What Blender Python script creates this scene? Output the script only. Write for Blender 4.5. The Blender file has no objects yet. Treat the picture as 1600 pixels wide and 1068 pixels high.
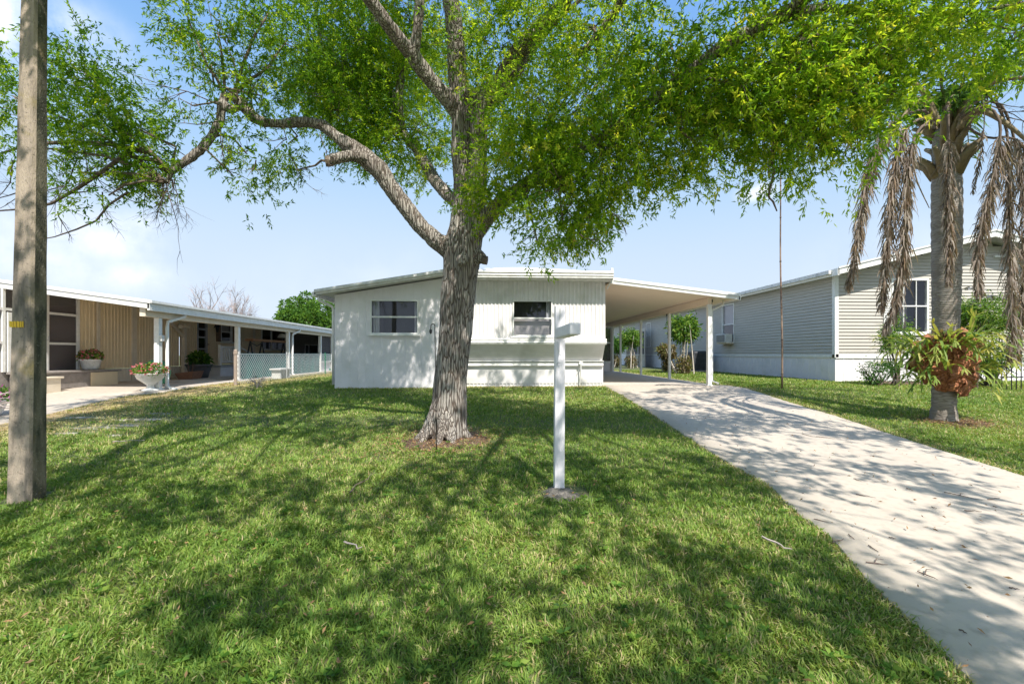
import bpy, bmesh, math, random
import numpy as np
from mathutils import Vector, noise
random.seed(7); rng = np.random.default_rng(11)
R = math.radians
SC = bpy.context.scene
col = SC.collection
# ------------------------------------------------------------------ camera, sky, sun
YAW = R(2.74); EYE = 1.4; F = 711.0; HOR = 553.0
cam = bpy.data.cameras.new('camera'); camo = bpy.data.objects.new('camera', cam); col.objects.link(camo)
cam.sensor_width = 36; cam.lens = F / 1600 * 36; cam.shift_y = (HOR - 534) / 1600
cam.clip_start = 0.05; cam.clip_end = 2000
camo.location = (0, 0, EYE); camo.rotation_euler = (R(90), 0, -YAW)
SC.camera = camo
SUN = Vector((0.22, -0.70, 1.0)).normalized()
sun = bpy.data.lights.new('sun', 'SUN'); suno = bpy.data.objects.new('sun', sun); col.objects.link(suno)
sun.energy = 2.05; sun.angle = R(0.55); sun.color = (1.0, 0.94, 0.84)
suno.rotation_euler = SUN.to_track_quat('Z', 'Y').to_euler(); suno.location = (5, -8, 20)
elev = math.asin(SUN.z); azim = math.atan2(SUN.x, SUN.y)
W = bpy.data.worlds.new('World'); SC.world = W; W.use_nodes = True
nt = W.node_tree; nt.nodes.clear()
def N(t, typ, **kw):
    n = t.nodes.new(typ)
    for k, v in kw.items(): setattr(n, k, v)
    return n
out = N(nt, 'ShaderNodeOutputWorld'); bg = N(nt, 'ShaderNodeBackground'); sky = N(nt, 'ShaderNodeTexSky')
sky.sky_type = 'NISHITA'; sky.sun_disc = False; sky.sun_elevation = elev; sky.sun_rotation = azim
sky.air_density = 1.0; sky.dust_density = 0.25; sky.ozone_density = 2.2; sky.altitude = 0
bg.inputs['Strength'].default_value = 0.15
tc = N(nt, 'ShaderNodeTexCoord')
nz = N(nt, 'ShaderNodeTexNoise'); nz.inputs['Scale'].default_value = 7; nz.inputs['Detail'].default_value = 7; nz.inputs['Roughness'].default_value = 0.6
nt.links.new(tc.outputs['Generated'], nz.inputs['Vector'])
def pixdir(px, py):
    k = (px - 800) / F
    return Vector((math.sin(YAW) + k * math.cos(YAW), math.cos(YAW) - k * math.sin(YAW), (HOR - py) / F))
acc = None
for (px, py, sx, amp) in ((10, 25, .12, 1.4), (90, 25, .05, .8), (150, 372, .09, .9), (205, 358, .06, .7), (200, 432, .08, .6), (60, 395, .14, .6), (1185, 300, .035, 1.0), (1500, 420, .2, .3), (620, 500, .3, .2)):
    d = pixdir(px, py).normalized()
    dp = N(nt, 'ShaderNodeVectorMath', operation='SUBTRACT'); dp.inputs[1].default_value = d
    nt.links.new(tc.outputs['Generated'], dp.inputs[0])
    sc_ = N(nt, 'ShaderNodeVectorMath', operation='MULTIPLY'); sc_.inputs[1].default_value = (1, 1, 2.2)
    nt.links.new(dp.outputs[0], sc_.inputs[0])
    ln = N(nt, 'ShaderNodeVectorMath', operation='LENGTH'); nt.links.new(sc_.outputs[0], ln.inputs[0])
    mr = N(nt, 'ShaderNodeMapRange', interpolation_type='SMOOTHSTEP'); mr.inputs[1].default_value = 0; mr.inputs[2].default_value = sx * 1.5; mr.inputs[3].default_value = amp; mr.inputs[4].default_value = 0
    nt.links.new(ln.outputs['Value'], mr.inputs[0])
    if acc is None: acc = mr.outputs[0]
    else:
        a = N(nt, 'ShaderNodeMath', operation='MAXIMUM'); nt.links.new(acc, a.inputs[0]); nt.links.new(mr.outputs[0], a.inputs[1]); acc = a.outputs[0]
nm = N(nt, 'ShaderNodeMapRange'); nm.inputs[1].default_value = .36; nm.inputs[2].default_value = .68
nt.links.new(nz.outputs[0], nm.inputs[0])
ml = N(nt, 'ShaderNodeMath', operation='MULTIPLY', use_clamp=True); nt.links.new(acc, ml.inputs[0]); nt.links.new(nm.outputs[0], ml.inputs[1])
mxc = N(nt, 'ShaderNodeMix', data_type='RGBA'); nt.links.new(ml.outputs[0], mxc.inputs[0]); tint = N(nt, 'ShaderNodeMix', data_type='RGBA', blend_type='MULTIPLY'); tint.inputs[0].default_value = 1; tint.inputs[7].default_value = (1.02, .84, .97, 1); nt.links.new(sky.outputs[0], tint.inputs[6]); 
sep = N(nt, 'ShaderNodeSeparateColor'); cmb = N(nt, 'ShaderNodeCombineColor'); nt.links.new(tint.outputs[2], sep.inputs[0])
for ch, kk, pw_ in ((0, 1.38, 1.35), (1, 1.62, .62), (2, 1.94, .08)):
    d1 = N(nt, 'ShaderNodeMath', operation='DIVIDE'); d1.inputs[1].default_value = kk; nt.links.new(sep.outputs[ch], d1.inputs[0])
    d2 = N(nt, 'ShaderNodeMath', operation='POWER'); d2.inputs[1].default_value = 3; nt.links.new(d1.outputs[0], d2.inputs[0])
    d3 = N(nt, 'ShaderNodeMath', operation='ADD'); d3.inputs[1].default_value = 1; nt.links.new(d2.outputs[0], d3.inputs[0])
    d4 = N(nt, 'ShaderNodeMath', operation='POWER'); d4.inputs[1].default_value = 1 / 3; nt.links.new(d3.outputs[0], d4.inputs[0])
    d5 = N(nt, 'ShaderNodeMath', operation='DIVIDE'); nt.links.new(sep.outputs[ch], d5.inputs[0]); nt.links.new(d4.outputs[0], d5.inputs[1])
    d6 = N(nt, 'ShaderNodeMath', operation='DIVIDE'); d6.inputs[1].default_value = kk; nt.links.new(d5.outputs[0], d6.inputs[0])
    d7 = N(nt, 'ShaderNodeMath', operation='POWER'); d7.inputs[1].default_value = pw_; nt.links.new(d6.outputs[0], d7.inputs[0])
    d8 = N(nt, 'ShaderNodeMath', operation='MULTIPLY'); nt.links.new(d5.outputs[0], d8.inputs[0]); nt.links.new(d7.outputs[0], d8.inputs[1]); nt.links.new(d8.outputs[0], cmb.inputs[ch])
nt.links.new(cmb.outputs[0], mxc.inputs[6])
mxc.inputs[7].default_value = (2.7, 2.7, 2.8, 1)
nt.links.new(mxc.outputs[2], bg.inputs['Color']); nt.links.new(bg.outputs[0], out.inputs['Surface'])
SC.view_settings.view_transform = 'Standard'; SC.view_settings.look = 'None'
SC.view_settings.gamma = 1; SC.view_settings.use_curve_mapping = False
SC.view_settings.exposure = 1.84
SC.cycles.max_bounces = 8; SC.cycles.transparent_max_bounces = 12; SC.cycles.diffuse_bounces = 4

# ------------------------------------------------------------------ placing helpers (photo position -> real place)
def sm(t): t = max(0, min(1, t)); return t * t * (3 - 2 * t)
def gz(x, y):
    z = .1 + .0556 * (y - 4.2)
    if y > 12: z = .5337 + .02 * (1 - math.exp(-(y - 12) * .8))
    if y < -6: z = .1 + .0556 * (-10.2)
    return z
def at(px, py, D):
    d = pixdir(px, py); return Vector((d.x * D, d.y * D, EYE + d.z * D))
def ground(px, py):
    lo, hi = .5, 200
    for _ in range(50):
        m = (lo + hi) / 2; p = at(px, py, m)
        if p.z > gz(p.x, p.y): lo = m
        else: hi = m
    return at(px, py, lo)
def onX(px, X, py=None):
    d = pixdir(px, py if py else HOR); t = X / d.x
    return (d.y * t) if py is None else EYE + d.z * t
def onY(px, Y, py=None):
    d = pixdir(px, py if py else HOR); t = Y / d.y
    return (d.x * t) if py is None else EYE + d.z * t
# ------------------------------------------------------------------ materials
M = {}
def mat(name, c, rough=.6, c2=None, scale=6, bump=0, bscale=40, metal=0, detail=5, stretch=None, lo=.35, hi=.65, spec=.5, c3=None, s3=1.2, lo3=.5, hi3=.7):
    m = bpy.data.materials.new(name); m.use_nodes = True; t = m.node_tree; b = t.nodes['Principled BSDF']
    b.inputs['Base Color'].default_value = (*c, 1); b.inputs['Roughness'].default_value = rough; b.inputs['Metallic'].default_value = metal
    b.inputs['Specular IOR Level'].default_value = spec
    tcn = N(t, 'ShaderNodeTexCoord'); vec = tcn.outputs['Object']
    if stretch:
        mp = N(t, 'ShaderNodeMapping'); mp.inputs['Scale'].default_value = stretch; t.links.new(vec, mp.inputs[0]); vec = mp.outputs[0]
    if c2:
        n = N(t, 'ShaderNodeTexNoise'); n.inputs['Scale'].default_value = scale; n.inputs['Detail'].default_value = detail; n.inputs['Roughness'].default_value = .62
        t.links.new(vec, n.inputs['Vector'])
        r = N(t, 'ShaderNodeMapRange'); r.inputs[1].default_value = lo; r.inputs[2].default_value = hi; t.links.new(n.outputs[0], r.inputs[0])
        x = N(t, 'ShaderNodeMix', data_type='RGBA'); x.inputs[6].default_value = (*c, 1); x.inputs[7].default_value = (*c2, 1)
        t.links.new(r.outputs[0], x.inputs[0]); o = x.outputs[2]
        if c3:
            n3 = N(t, 'ShaderNodeTexNoise'); n3.inputs['Scale'].default_value = s3; n3.inputs['Detail'].default_value = 4; t.links.new(vec, n3.inputs['Vector'])
            r3 = N(t, 'ShaderNodeMapRange'); r3.inputs[1].default_value = lo3; r3.inputs[2].default_value = hi3; t.links.new(n3.outputs[0], r3.inputs[0])
            x3 = N(t, 'ShaderNodeMix', data_type='RGBA'); x3.inputs[7].default_value = (*c3, 1); t.links.new(o, x3.inputs[6]); t.links.new(r3.outputs[0], x3.inputs[0]); o = x3.outputs[2]
        t.links.new(o, b.inputs['Base Color'])
    if bump:
        n2 = N(t, 'ShaderNodeTexNoise'); n2.inputs['Scale'].default_value = bscale; n2.inputs['Detail'].default_value = 5; t.links.new(vec, n2.inputs['Vector'])
        bp = N(t, 'ShaderNodeBump'); bp.inputs['Strength'].default_value = bump; bp.inputs['Distance'].default_value = .02
        t.links.new(n2.outputs[0], bp.inputs['Height']); t.links.new(bp.outputs[0], b.inputs['Normal'])
    M[name] = m; return m
mat('white_metal', (.81, .79, .80), .42, (.73, .71, .715), 3, .08, 8, c3=(.60, .59, .56), s3=2.2, lo3=.55, hi3=.8)
mat('white_wall', (.80, .775, .81), .55, (.74, .715, .74), 2.5, .15, 14, c3=(.62, .61, .58), s3=1.3, lo3=.56, hi3=.85)
mat('white_trim', (.82, .82, .81), .4, (.72, .72, .70), 9, .05, 20)
mat('roof_white', (.74, .74, .73), .6, (.58, .57, .55), 9, .25, 30, c3=(.42, .41, .39), s3=3, lo3=.58, hi3=.8)
mat('tan_ceiling', (.84, .70, .55), .6, (.80, .66, .52), 2, .03, 10)
mat('beige_wall', (.84, .69, .47), .6, (.76, .62, .42), 2.5, .08, 12)
mat('beige_trim', (.76, .68, .56), .55, (.68, .60, .48), 6)
mat('grey_siding', (.50, .47, .425), .55, (.455, .43, .39), 2, .1, 20, stretch=(1, 1, 4))
mat('grey_roof', (.40, .40, .41), .8, (.30, .30, .31), 20, .3, 60)
mat('mauve_wall', (.26, .20, .21), .7, (.20, .15, .16), 4)
mat('grey_wall', (.30, .29, .29), .7, (.25, .24, .24), 4)
mat('brown_paint', (.20, .12, .07), .6, (.15, .09, .05), 8)
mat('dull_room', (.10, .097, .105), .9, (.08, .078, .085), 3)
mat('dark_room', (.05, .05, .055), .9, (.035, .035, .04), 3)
mat('blind', (.46, .43, .41), .8, (.42, .39, .37), 3)
mat('curtain', (.62, .63, .64), .8, (.5, .5, .52), 12, stretch=(6, 6, .6))
mat('dark_curtain', (.06, .05, .06), .8)
mat('black_iron', (.015, .015, .017), .45)
mat('dark_metal', (.05, .055, .07), .5, (.10, .11, .13), 6)
mat('rusty_pipe', (.20, .11, .07), .7, (.38, .27, .20), 5, .3, 60, stretch=(1, 1, .6), c3=(.07, .05, .045), s3=3)
mat('galvanised', (.62, .63, .64), .45, (.5, .5, .51), 14, metal=.4)
mat('wood_post', (.42, .33, .27), .8, (.30, .24, .20), 8, .3, 30, stretch=(3, 3, .3))
mat('orange_wood', (.36, .17, .07), .6, (.26, .12, .05), 6)
mat('teal_cloth', (.012, .17, .16), .8, (.015, .09, .10), 1.2)
mat('green_plastic', (.02, .22, .12), .5, (.02, .17, .09), 5)
mat('terracotta', (.30, .15, .09), .8, (.22, .11, .07), 9)
mat('pot_dark', (.07, .075, .09), .6, (.10, .10, .11), 9)
mat('planter_white', (.76, .76, .75), .6, (.5, .49, .45), 16, .25, 30, lo=.5, hi=.75)
mat('sign_paint', (.80, .775, .83), .45, (.72, .70, .75), 8, .12, 25, stretch=(3, 3, .4), c3=(.5, .5, .5), s3=9, lo3=.64, hi3=.75)
mat('stone_step', (.30, .27, .26), .85, (.22, .20, .19), 9, .3, 40)
mat('rock', (.30, .28, .26), .9, (.18, .17, .16), 12, .5, 30)
mat('mulch', (.16, .10, .07), .95, (.08, .05, .035), 30, .8, 60)
mat('ash_dirt', (.17, .155, .14), .98, (.08, .075, .07), 20, 1, 70, c3=(.28, .25, .22), s3=30, lo3=.5, hi3=.7)
mat('deck_boards', (.30, .22, .17), .8, (.24, .18, .14), 12)
mat('grey_steps', (.42, .43, .47), .7, (.34, .35, .38), 8)
mat('bark_branch', (.20, .155, .12), .9, (.12, .09, .07), 14, .7, 40)
mat('twig_bark', (.11, .08, .065), .9, (.16, .12, .10), 10)
mat('bare_twig', (.50, .42, .40), .9, (.40, .33, .31), 6)
mat('palm_stem', (.26, .20, .11), .7, (.16, .12, .07), 8, .4, 20)
mat('shield_frond', (.40, .155, .07), .6, (.24, .09, .045), 9, .5, 25, c3=(.50, .22, .10), s3=14, lo3=.52, hi3=.7)
mat('yellow_paint', (.90, .60, .02), .7, (.85, .5, .05), 60)
mat('pale_stem', (.62, .57, .50), .8, (.50, .44, .38), 14)
mat('light_glass', (.8, .78, .7), .3)
mat('unit_white', (.72, .72, .70), .5, (.6, .6, .6), 5)
def concrete(name, a, b, c):
    m = mat(name, a, .85, b, 1.1, .12, 120, c3=c, s3=14, lo3=.50, hi3=.72, detail=10); return m
concrete('concrete_drive', (.52, .455, .385), (.47, .41, .35), (.41, .355, .30))
concrete('concrete_slab', (.56, .50, .44), (.50, .45, .40), (.38, .34, .30))
# fine speckle and stains on the drive
def add_speckle(m, scale, c, lo, hi):
    t = m.node_tree; b = t.nodes['Principled BSDF']; src = b.inputs['Base Color'].links[0].from_socket
    tcn = N(t, 'ShaderNodeTexCoord'); n = N(t, 'ShaderNodeTexNoise'); n.inputs['Scale'].default_value = scale; n.inputs['Detail'].default_value = 8; n.inputs['Roughness'].default_value = .75
    t.links.new(tcn.outputs['Object'], n.inputs['Vector'])
    r = N(t, 'ShaderNodeMapRange'); r.inputs[1].default_value = lo; r.inputs[2].default_value = hi; t.links.new(n.outputs[0], r.inputs[0])
    x = N(t, 'ShaderNodeMix', data_type='RGBA'); x.inputs[7].default_value = (*c, 1); t.links.new(src, x.inputs[6]); t.links.new(r.outputs[0], x.inputs[0]); t.links.new(x.outputs[2], b.inputs['Base Color'])
add_speckle(M['concrete_drive'], 60, (.30, .27, .24), .60, .78)
add_speckle(M['concrete_drive'], 1.7, (.36, .33, .31), .60, .85)
def bark(name, a, b, dark, zs, sc_, bstr):
    m = bpy.data.materials.new(name); m.use_nodes = True; t = m.node_tree; p = t.nodes['Principled BSDF']; p.inputs['Roughness'].default_value = .95; p.inputs['Specular IOR Level'].default_value = .15
    tcn = N(t, 'ShaderNodeTexCoord'); mp = N(t, 'ShaderNodeMapping'); mp.inputs['Scale'].default_value = (1, 1, zs); t.links.new(tcn.outputs['Object'], mp.inputs[0])
    wn = N(t, 'ShaderNodeTexNoise'); wn.inputs['Scale'].default_value = 5; wn.inputs['Detail'].default_value = 3; t.links.new(mp.outputs[0], wn.inputs['Vector'])
    ws = N(t, 'ShaderNodeVectorMath', operation='SCALE'); ws.inputs[3].default_value = .12; t.links.new(wn.outputs['Color'], ws.inputs[0])
    wa = N(t, 'ShaderNodeVectorMath', operation='ADD'); t.links.new(mp.outputs[0], wa.inputs[0]); t.links.new(ws.outputs[0], wa.inputs[1])
    v = N(t, 'ShaderNodeTexVoronoi', feature='DISTANCE_TO_EDGE'); v.inputs['Scale'].default_value = sc_; t.links.new(wa.outputs[0], v.inputs['Vector'])
    n = N(t, 'ShaderNodeTexNoise'); n.inputs['Scale'].default_value = sc_ * 1.6; n.inputs['Detail'].default_value = 9; n.inputs['Roughness'].default_value = .7; t.links.new(mp.outputs[0], n.inputs['Vector'])
    r = N(t, 'ShaderNodeMapRange'); r.inputs[1].default_value = 0; r.inputs[2].default_value = .16; t.links.new(v.outputs['Distance'], r.inputs[0])
    md = N(t, 'ShaderNodeMath', operation='MULTIPLY'); t.links.new(r.outputs[0], md.inputs[0]); t.links.new(n.outputs[0], md.inputs[1])
    x = N(t, 'ShaderNodeMix', data_type='RGBA'); x.inputs[6].default_value = (*a, 1); x.inputs[7].default_value = (*b, 1)
    big = N(t, 'ShaderNodeTexNoise'); big.inputs['Scale'].default_value = 3; big.inputs['Detail'].default_value = 6; t.links.new(tcn.outputs['Object'], big.inputs['Vector'])
    br = N(t, 'ShaderNodeMapRange'); br.inputs[1].default_value = .4; br.inputs[2].default_value = .6; t.links.new(big.outputs[0], br.inputs[0]); t.links.new(br.outputs[0], x.inputs[0])
    y = N(t, 'ShaderNodeMix', data_type='RGBA'); y.inputs[6].default_value = (*dark, 1); t.links.new(x.outputs[2], y.inputs[7])
    mr = N(t, 'ShaderNodeMapRange'); mr.inputs[1].default_value = .10; mr.inputs[2].default_value = .42; t.links.new(md.outputs[0], mr.inputs[0]); t.links.new(mr.outputs[0], y.inputs[0])
    t.links.new(y.outputs[2], p.inputs['Base Color'])
    bp = N(t, 'ShaderNodeBump'); bp.inputs['Strength'].default_value = bstr; bp.inputs['Distance'].default_value = .03; t.links.new(md.outputs[0], bp.inputs['Height']); t.links.new(bp.outputs[0], p.inputs['Normal'])
    M[name] = m
bark('bark', (.49, .45, .41), (.34, .30, .27), (.12, .095, .08), .10, 34, 1.0)
bark('palm_bark', (.34, .31, .28), (.27, .24, .21), (.22, .19, .165), 5.0, 5, .35)
def leafmat(name, cols, trans=.45, rough=.5):
    """colour comes from the per-leaf 'rnd' attribute"""
    m = bpy.data.materials.new(name); m.use_nodes = True; t = m.node_tree; t.nodes.remove(t.nodes['Principled BSDF']); o = t.nodes['Material Output']
    a = N(t, 'ShaderNodeAttribute'); a.attribute_name = 'rnd'
    cr = N(t, 'ShaderNodeValToRGB'); t.links.new(a.outputs['Fac'], cr.inputs[0])
    e = cr.color_ramp.elements
    e[0].position = 0; e[0].color = (*cols[0], 1); e[1].position = 1; e[1].color = (*cols[-1], 1)
    for i, c in enumerate(cols[1:-1]): q = e.new((i + 1) / (len(cols) - 1)); q.color = (*c, 1)
    p = N(t, 'ShaderNodeBsdfPrincipled'); p.inputs['Roughness'].default_value = rough; p.inputs['Specular IOR Level'].default_value = .2; t.links.new(cr.outputs[0], p.inputs['Base Color'])
    tr = N(t, 'ShaderNodeBsdfTranslucent')
    sc_ = N(t, 'ShaderNodeMix', data_type='RGBA', blend_type='MULTIPLY'); sc_.inputs[0].default_value = 1; sc_.inputs[7].default_value = (1.9, 1.75, .9, 1); t.links.new(cr.outputs[0], sc_.inputs[6]); t.links.new(sc_.outputs[2], tr.inputs['Color'])
    x = N(t, 'ShaderNodeMixShader'); x.inputs[0].default_value = trans; t.links.new(p.outputs[0], x.inputs[1]); t.links.new(tr.outputs[0], x.inputs[2]); t.links.new(x.outputs[0], o.inputs['Surface'])
    M[name] = m
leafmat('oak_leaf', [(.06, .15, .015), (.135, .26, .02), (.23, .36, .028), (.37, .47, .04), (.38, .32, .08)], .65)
leafmat('grass_blade', [(.08, .165, .028), (.145, .245, .042), (.22, .31, .06), (.32, .37, .10), (.52, .46, .24), (.42, .32, .18)], .3, .45)
leafmat('dry_frond', [(.30, .25, .22), (.21, .17, .15), (.38, .33, .29), (.12, .095, .085), (.26, .18, .12)], .2, .7)
leafmat('green_frond', [(.06, .13, .03), (.10, .20, .04), (.16, .25, .06)], .35)
leafmat('fern_leaf', [(.12, .22, .05), (.20, .30, .07), (.30, .36, .09), (.42, .40, .12)], .35)
leafmat('shrub_leaf', [(.04, .10, .02), (.08, .18, .03), (.14, .26, .04), (.26, .34, .07)], .35)
leafmat('brown_shrub', [(.12, .09, .06), (.20, .16, .08), (.16, .20, .06)], .3)
leafmat('dark_leaf', [(.03, .09, .02), (.05, .14, .025), (.09, .20, .03)], .35)
leafmat('pink_flower', [(.55, .05, .12), (.65, .18, .28), (.7, .35, .4), (.45, .03, .05)], .3)
leafmat('purple_flower', [(.45, .08, .40), (.55, .15, .5), (.4, .05, .3)], .3)
leafmat('silver_leaf', [(.10, .11, .11), (.2, .2, .2), (.3, .29, .3)], .2)
leafmat('litter', [(.25, .14, .07), (.35, .22, .11), (.15, .09, .06)], .1, .8)
def glass(name, tint, gl):
    m = bpy.data.materials.new(name); m.use_nodes = True; t = m.node_tree; t.nodes.remove(t.nodes['Principled BSDF']); o = t.nodes['Material Output']
    g = N(t, 'ShaderNodeBsdfGlossy'); g.inputs['Roughness'].default_value = .02; g.inputs['Color'].default_value = (.9, .9, .95, 1)
    tr = N(t, 'ShaderNodeBsdfTransparent'); tr.inputs['Color'].default_value = (*tint, 1)
    lw = N(t, 'ShaderNodeLayerWeight'); lw.inputs['Blend'].default_value = .5; fr = N(t, 'ShaderNodeMath', operation='POWER'); fr.inputs[1].default_value = 4; t.links.new(lw.outputs['Facing'], fr.inputs[0])
    ad = N(t, 'ShaderNodeMath', operation='ADD', use_clamp=True); ad.inputs[1].default_value = gl; t.links.new(fr.outputs[0], ad.inputs[0])
    x = N(t, 'ShaderNodeMixShader'); t.links.new(ad.outputs[0], x.inputs[0]); t.links.new(tr.outputs[0], x.inputs[1]); t.links.new(g.outputs[0], x.inputs[2]); t.links.new(x.outputs[0], o.inputs['Surface']); M[name] = m
glass('window_glass', (.85, .86, .9), .06); glass('dark_glass', (.45, .46, .5), .04)
def screen(name, c, op):
    m = bpy.data.materials.new(name); m.use_nodes = True; t = m.node_tree; t.nodes.remove(t.nodes['Principled BSDF']); o = t.nodes['Material Output']
    g = N(t, 'ShaderNodeBsdfDiffuse'); g.inputs['Color'].default_value = (*c, 1); tr = N(t, 'ShaderNodeBsdfTransparent')
    x = N(t, 'ShaderNodeMixShader'); x.inputs[0].default_value = op; t.links.new(tr.outputs[0], x.inputs[1]); t.links.new(g.outputs[0], x.inputs[2]); t.links.new(x.outputs[0], o.inputs['Surface']); M[name] = m
screen('insect_screen', (.17, .155, .16), .6)
# ------------------------------------------------------------------ object helpers
def tag(o, label=None, cat=None, group=None, kind=None):
    if label: o['label'] = label
    if cat: o['category'] = cat
    if group: o['group'] = group
    if kind: o['kind'] = kind
    return o
def empty(name, loc, label=None, cat=None, group=None):
    o = bpy.data.objects.new(name, None); col.objects.link(o); o.location = loc; o.empty_display_size = .2
    return tag(o, label, cat, group)
def link(name, me, m, parent):
    o = bpy.data.objects.new(name, me); col.objects.link(o)
    if m: me.materials.append(M[m] if isinstance(m, str) else m)
    if parent is not None:
        o.parent = parent; T = Vector((0, 0, 0)); q = parent
        while q is not None: T += q.location; q = q.parent
        o.location = -T
    return o
class MB:
    def __init__(s): s.v = []; s.f = []
    def quad(s, a, b, c, d): i = len(s.v); s.v += [tuple(a), tuple(b), tuple(c), tuple(d)]; s.f.append((i, i + 1, i + 2, i + 3)); return s
    def poly(s, pts): i = len(s.v); s.v += [tuple(p) for p in pts]; s.f.append(tuple(range(i, i + len(pts)))); return s
    def hexa(s, p):
        i = len(s.v); s.v += [tuple(q) for q in p]
        for f in ((0, 3, 2, 1), (4, 5, 6, 7), (0, 1, 5, 4), (1, 2, 6, 5), (2, 3, 7, 6), (3, 0, 4, 7)): s.f.append(tuple(i + k for k in f))
        return s
    def box(s, x0, x1, y0, y1, z0, z1):
        x0, x1 = sorted((x0, x1)); y0, y1 = sorted((y0, y1)); z0, z1 = sorted((z0, z1))
        return s.hexa([(x0, y0, z0), (x1, y0, z0), (x1, y1, z0), (x0, y1, z0), (x0, y0, z1), (x1, y0, z1), (x1, y1, z1), (x0, y1, z1)])
    def prism(s, pts, vec):
        n = len(pts); i = len(s.v); vec = Vector(vec)
        s.v += [tuple(p) for p in pts] + [tuple(Vector(p) + vec) for p in pts]
        s.f.append(tuple(i + k for k in range(n))[::-1]); s.f.append(tuple(i + n + k for k in range(n)))
        for k in range(n): l = (k + 1) % n; s.f.append((i + k, i + l, i + n + l, i + n + k))
        return s
    def beam(s, p, q, w, h=None, up=(0, 0, 1)):
        h = h or w; p = Vector(p); q = Vector(q); d = (q - p).normalized(); u = Vector(up)
        if abs(d.dot(u)) > .98: u = Vector((0, 1, 0))
        r = d.cross(u).normalized() * (w / 2); t = r.cross(d).normalized() * (h / 2)
        return s.hexa([p - r - t, p + r - t, p + r + t, p - r + t, q - r - t, q + r - t, q + r + t, q - r + t])
    def tube(s, pts, rad, n=8, cap=True):
        pts = [Vector(p) for p in pts]
        if not hasattr(rad, '__len__'): rad = [rad] * len(pts)
        i0 = len(s.v); u = None
        for k, p in enumerate(pts):
            d = (pts[min(k + 1, len(pts) - 1)] - pts[max(k - 1, 0)]); d = d.normalized() if d.length > 1e-9 else Vector((0, 0, 1))
            if u is None: u = d.orthogonal().normalized()
            u = (u - d * u.dot(d)); u = u.normalized() if u.length > 1e-6 else d.orthogonal().normalized()
            w = d.cross(u)
            for j in range(n):
                a = 2 * math.pi * j / n; s.v.append(tuple(p + (u * math.cos(a) + w * math.sin(a)) * rad[k]))
        for k in range(len(pts) - 1):
            for j in range(n):
                a = i0 + k * n + j; b = i0 + k * n + (j + 1) % n; s.f.append((a, b, b + n, a + n))
        if cap: s.f.append(tuple(i0 + j for j in range(n))[::-1]); s.f.append(tuple(i0 + (len(pts) - 1) * n + j for j in range(n)))
        return s
    def lathe(s, c, prof, n=24, wob=0):
        i0 = len(s.v)
        for (r, z) in prof:
            for j in range(n):
                a = 2 * math.pi * j / n; rr = r * (1 + wob * math.cos(a * 8)); s.v.append((c[0] + rr * math.cos(a), c[1] + rr * math.sin(a), c[2] + z))
        for k in range(len(prof) - 1):
            for j in range(n): a = i0 + k * n + j; b = i0 + k * n + (j + 1) % n; s.f.append((a, b, b + n, a + n))
        s.f.append(tuple(i0 + j for j in range(n))[::-1]); return s
    def build(s, name, m, parent=None, smooth=False, bevel=0):
        me = bpy.data.meshes.new(name); me.from_pydata(s.v, [], s.f); me.update()
        if smooth: me.shade_smooth()
        o = link(name, me, m, parent)
        if bevel: b = o.modifiers.new('bevel', 'BEVEL'); b.width = bevel; b.segments = 2; b.limit_method = 'ANGLE'
        return o
def nmesh(name, V, Fc, m, parent=None, rnd=None, smooth=False):
    """numpy mesh; all faces have the same number of corners"""
    me = bpy.data.meshes.new(name); nv = len(V); nf, k = Fc.shape
    me.vertices.add(nv); me.vertices.foreach_set('co', V.astype(np.float32).ravel())
    me.loops.add(nf * k); me.loops.foreach_set('vertex_index', Fc.astype(np.int32).ravel())
    me.polygons.add(nf); me.polygons.foreach_set('loop_start', (np.arange(nf) * k).astype(np.int32))
    me.update(calc_edges=True); me.validate()
    if rnd is not None: a = me.attributes.new('rnd', 'FLOAT', 'POINT'); a.data.foreach_set('value', rnd.astype(np.float32))
    if smooth: me.shade_smooth()
    return link(name, me, m, parent)
def unit(a): return a / np.maximum(np.linalg.norm(a, axis=1, keepdims=True), 1e-9)
def leaves(P, Dr, L, Wd, droop=.0):
    """rhombic folded leaves: base points P, directions Dr"""
    n = len(P); Dr = unit(Dr); rv = unit(rng.normal(size=(n, 3))); S = unit(np.cross(Dr, rv)); U = np.cross(S, Dr)
    L = L[:, None]; Wd = Wd[:, None]
    mid = P + Dr * L * .45
    V = np.stack([P, mid + S * Wd * .5 + U * Wd * .18, P + Dr * L - np.array([0, 0, 1]) * L * droop, mid - S * Wd * .5 + U * Wd * .18], 1).reshape(-1, 3)
    return V, np.arange(n * 4).reshape(n, 4)
def leafobj(name, P, Dr, L, Wd, m, parent, rnd=None, droop=.1):
    V, Fc = leaves(P, Dr, L, Wd, droop); n = len(P)
    if rnd is None: rnd = rng.random(n)
    return nmesh(name, V, Fc, m, parent, np.repeat(rnd, 4))
def ball(n, c, r, shell=0.0):
    u = unit(rng.normal(size=(n, 3))); s = rng.random((n, 1)) ** (1 / 3) * (1 - shell) + shell
    return np.array(c) + u * s * np.array(r)
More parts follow.
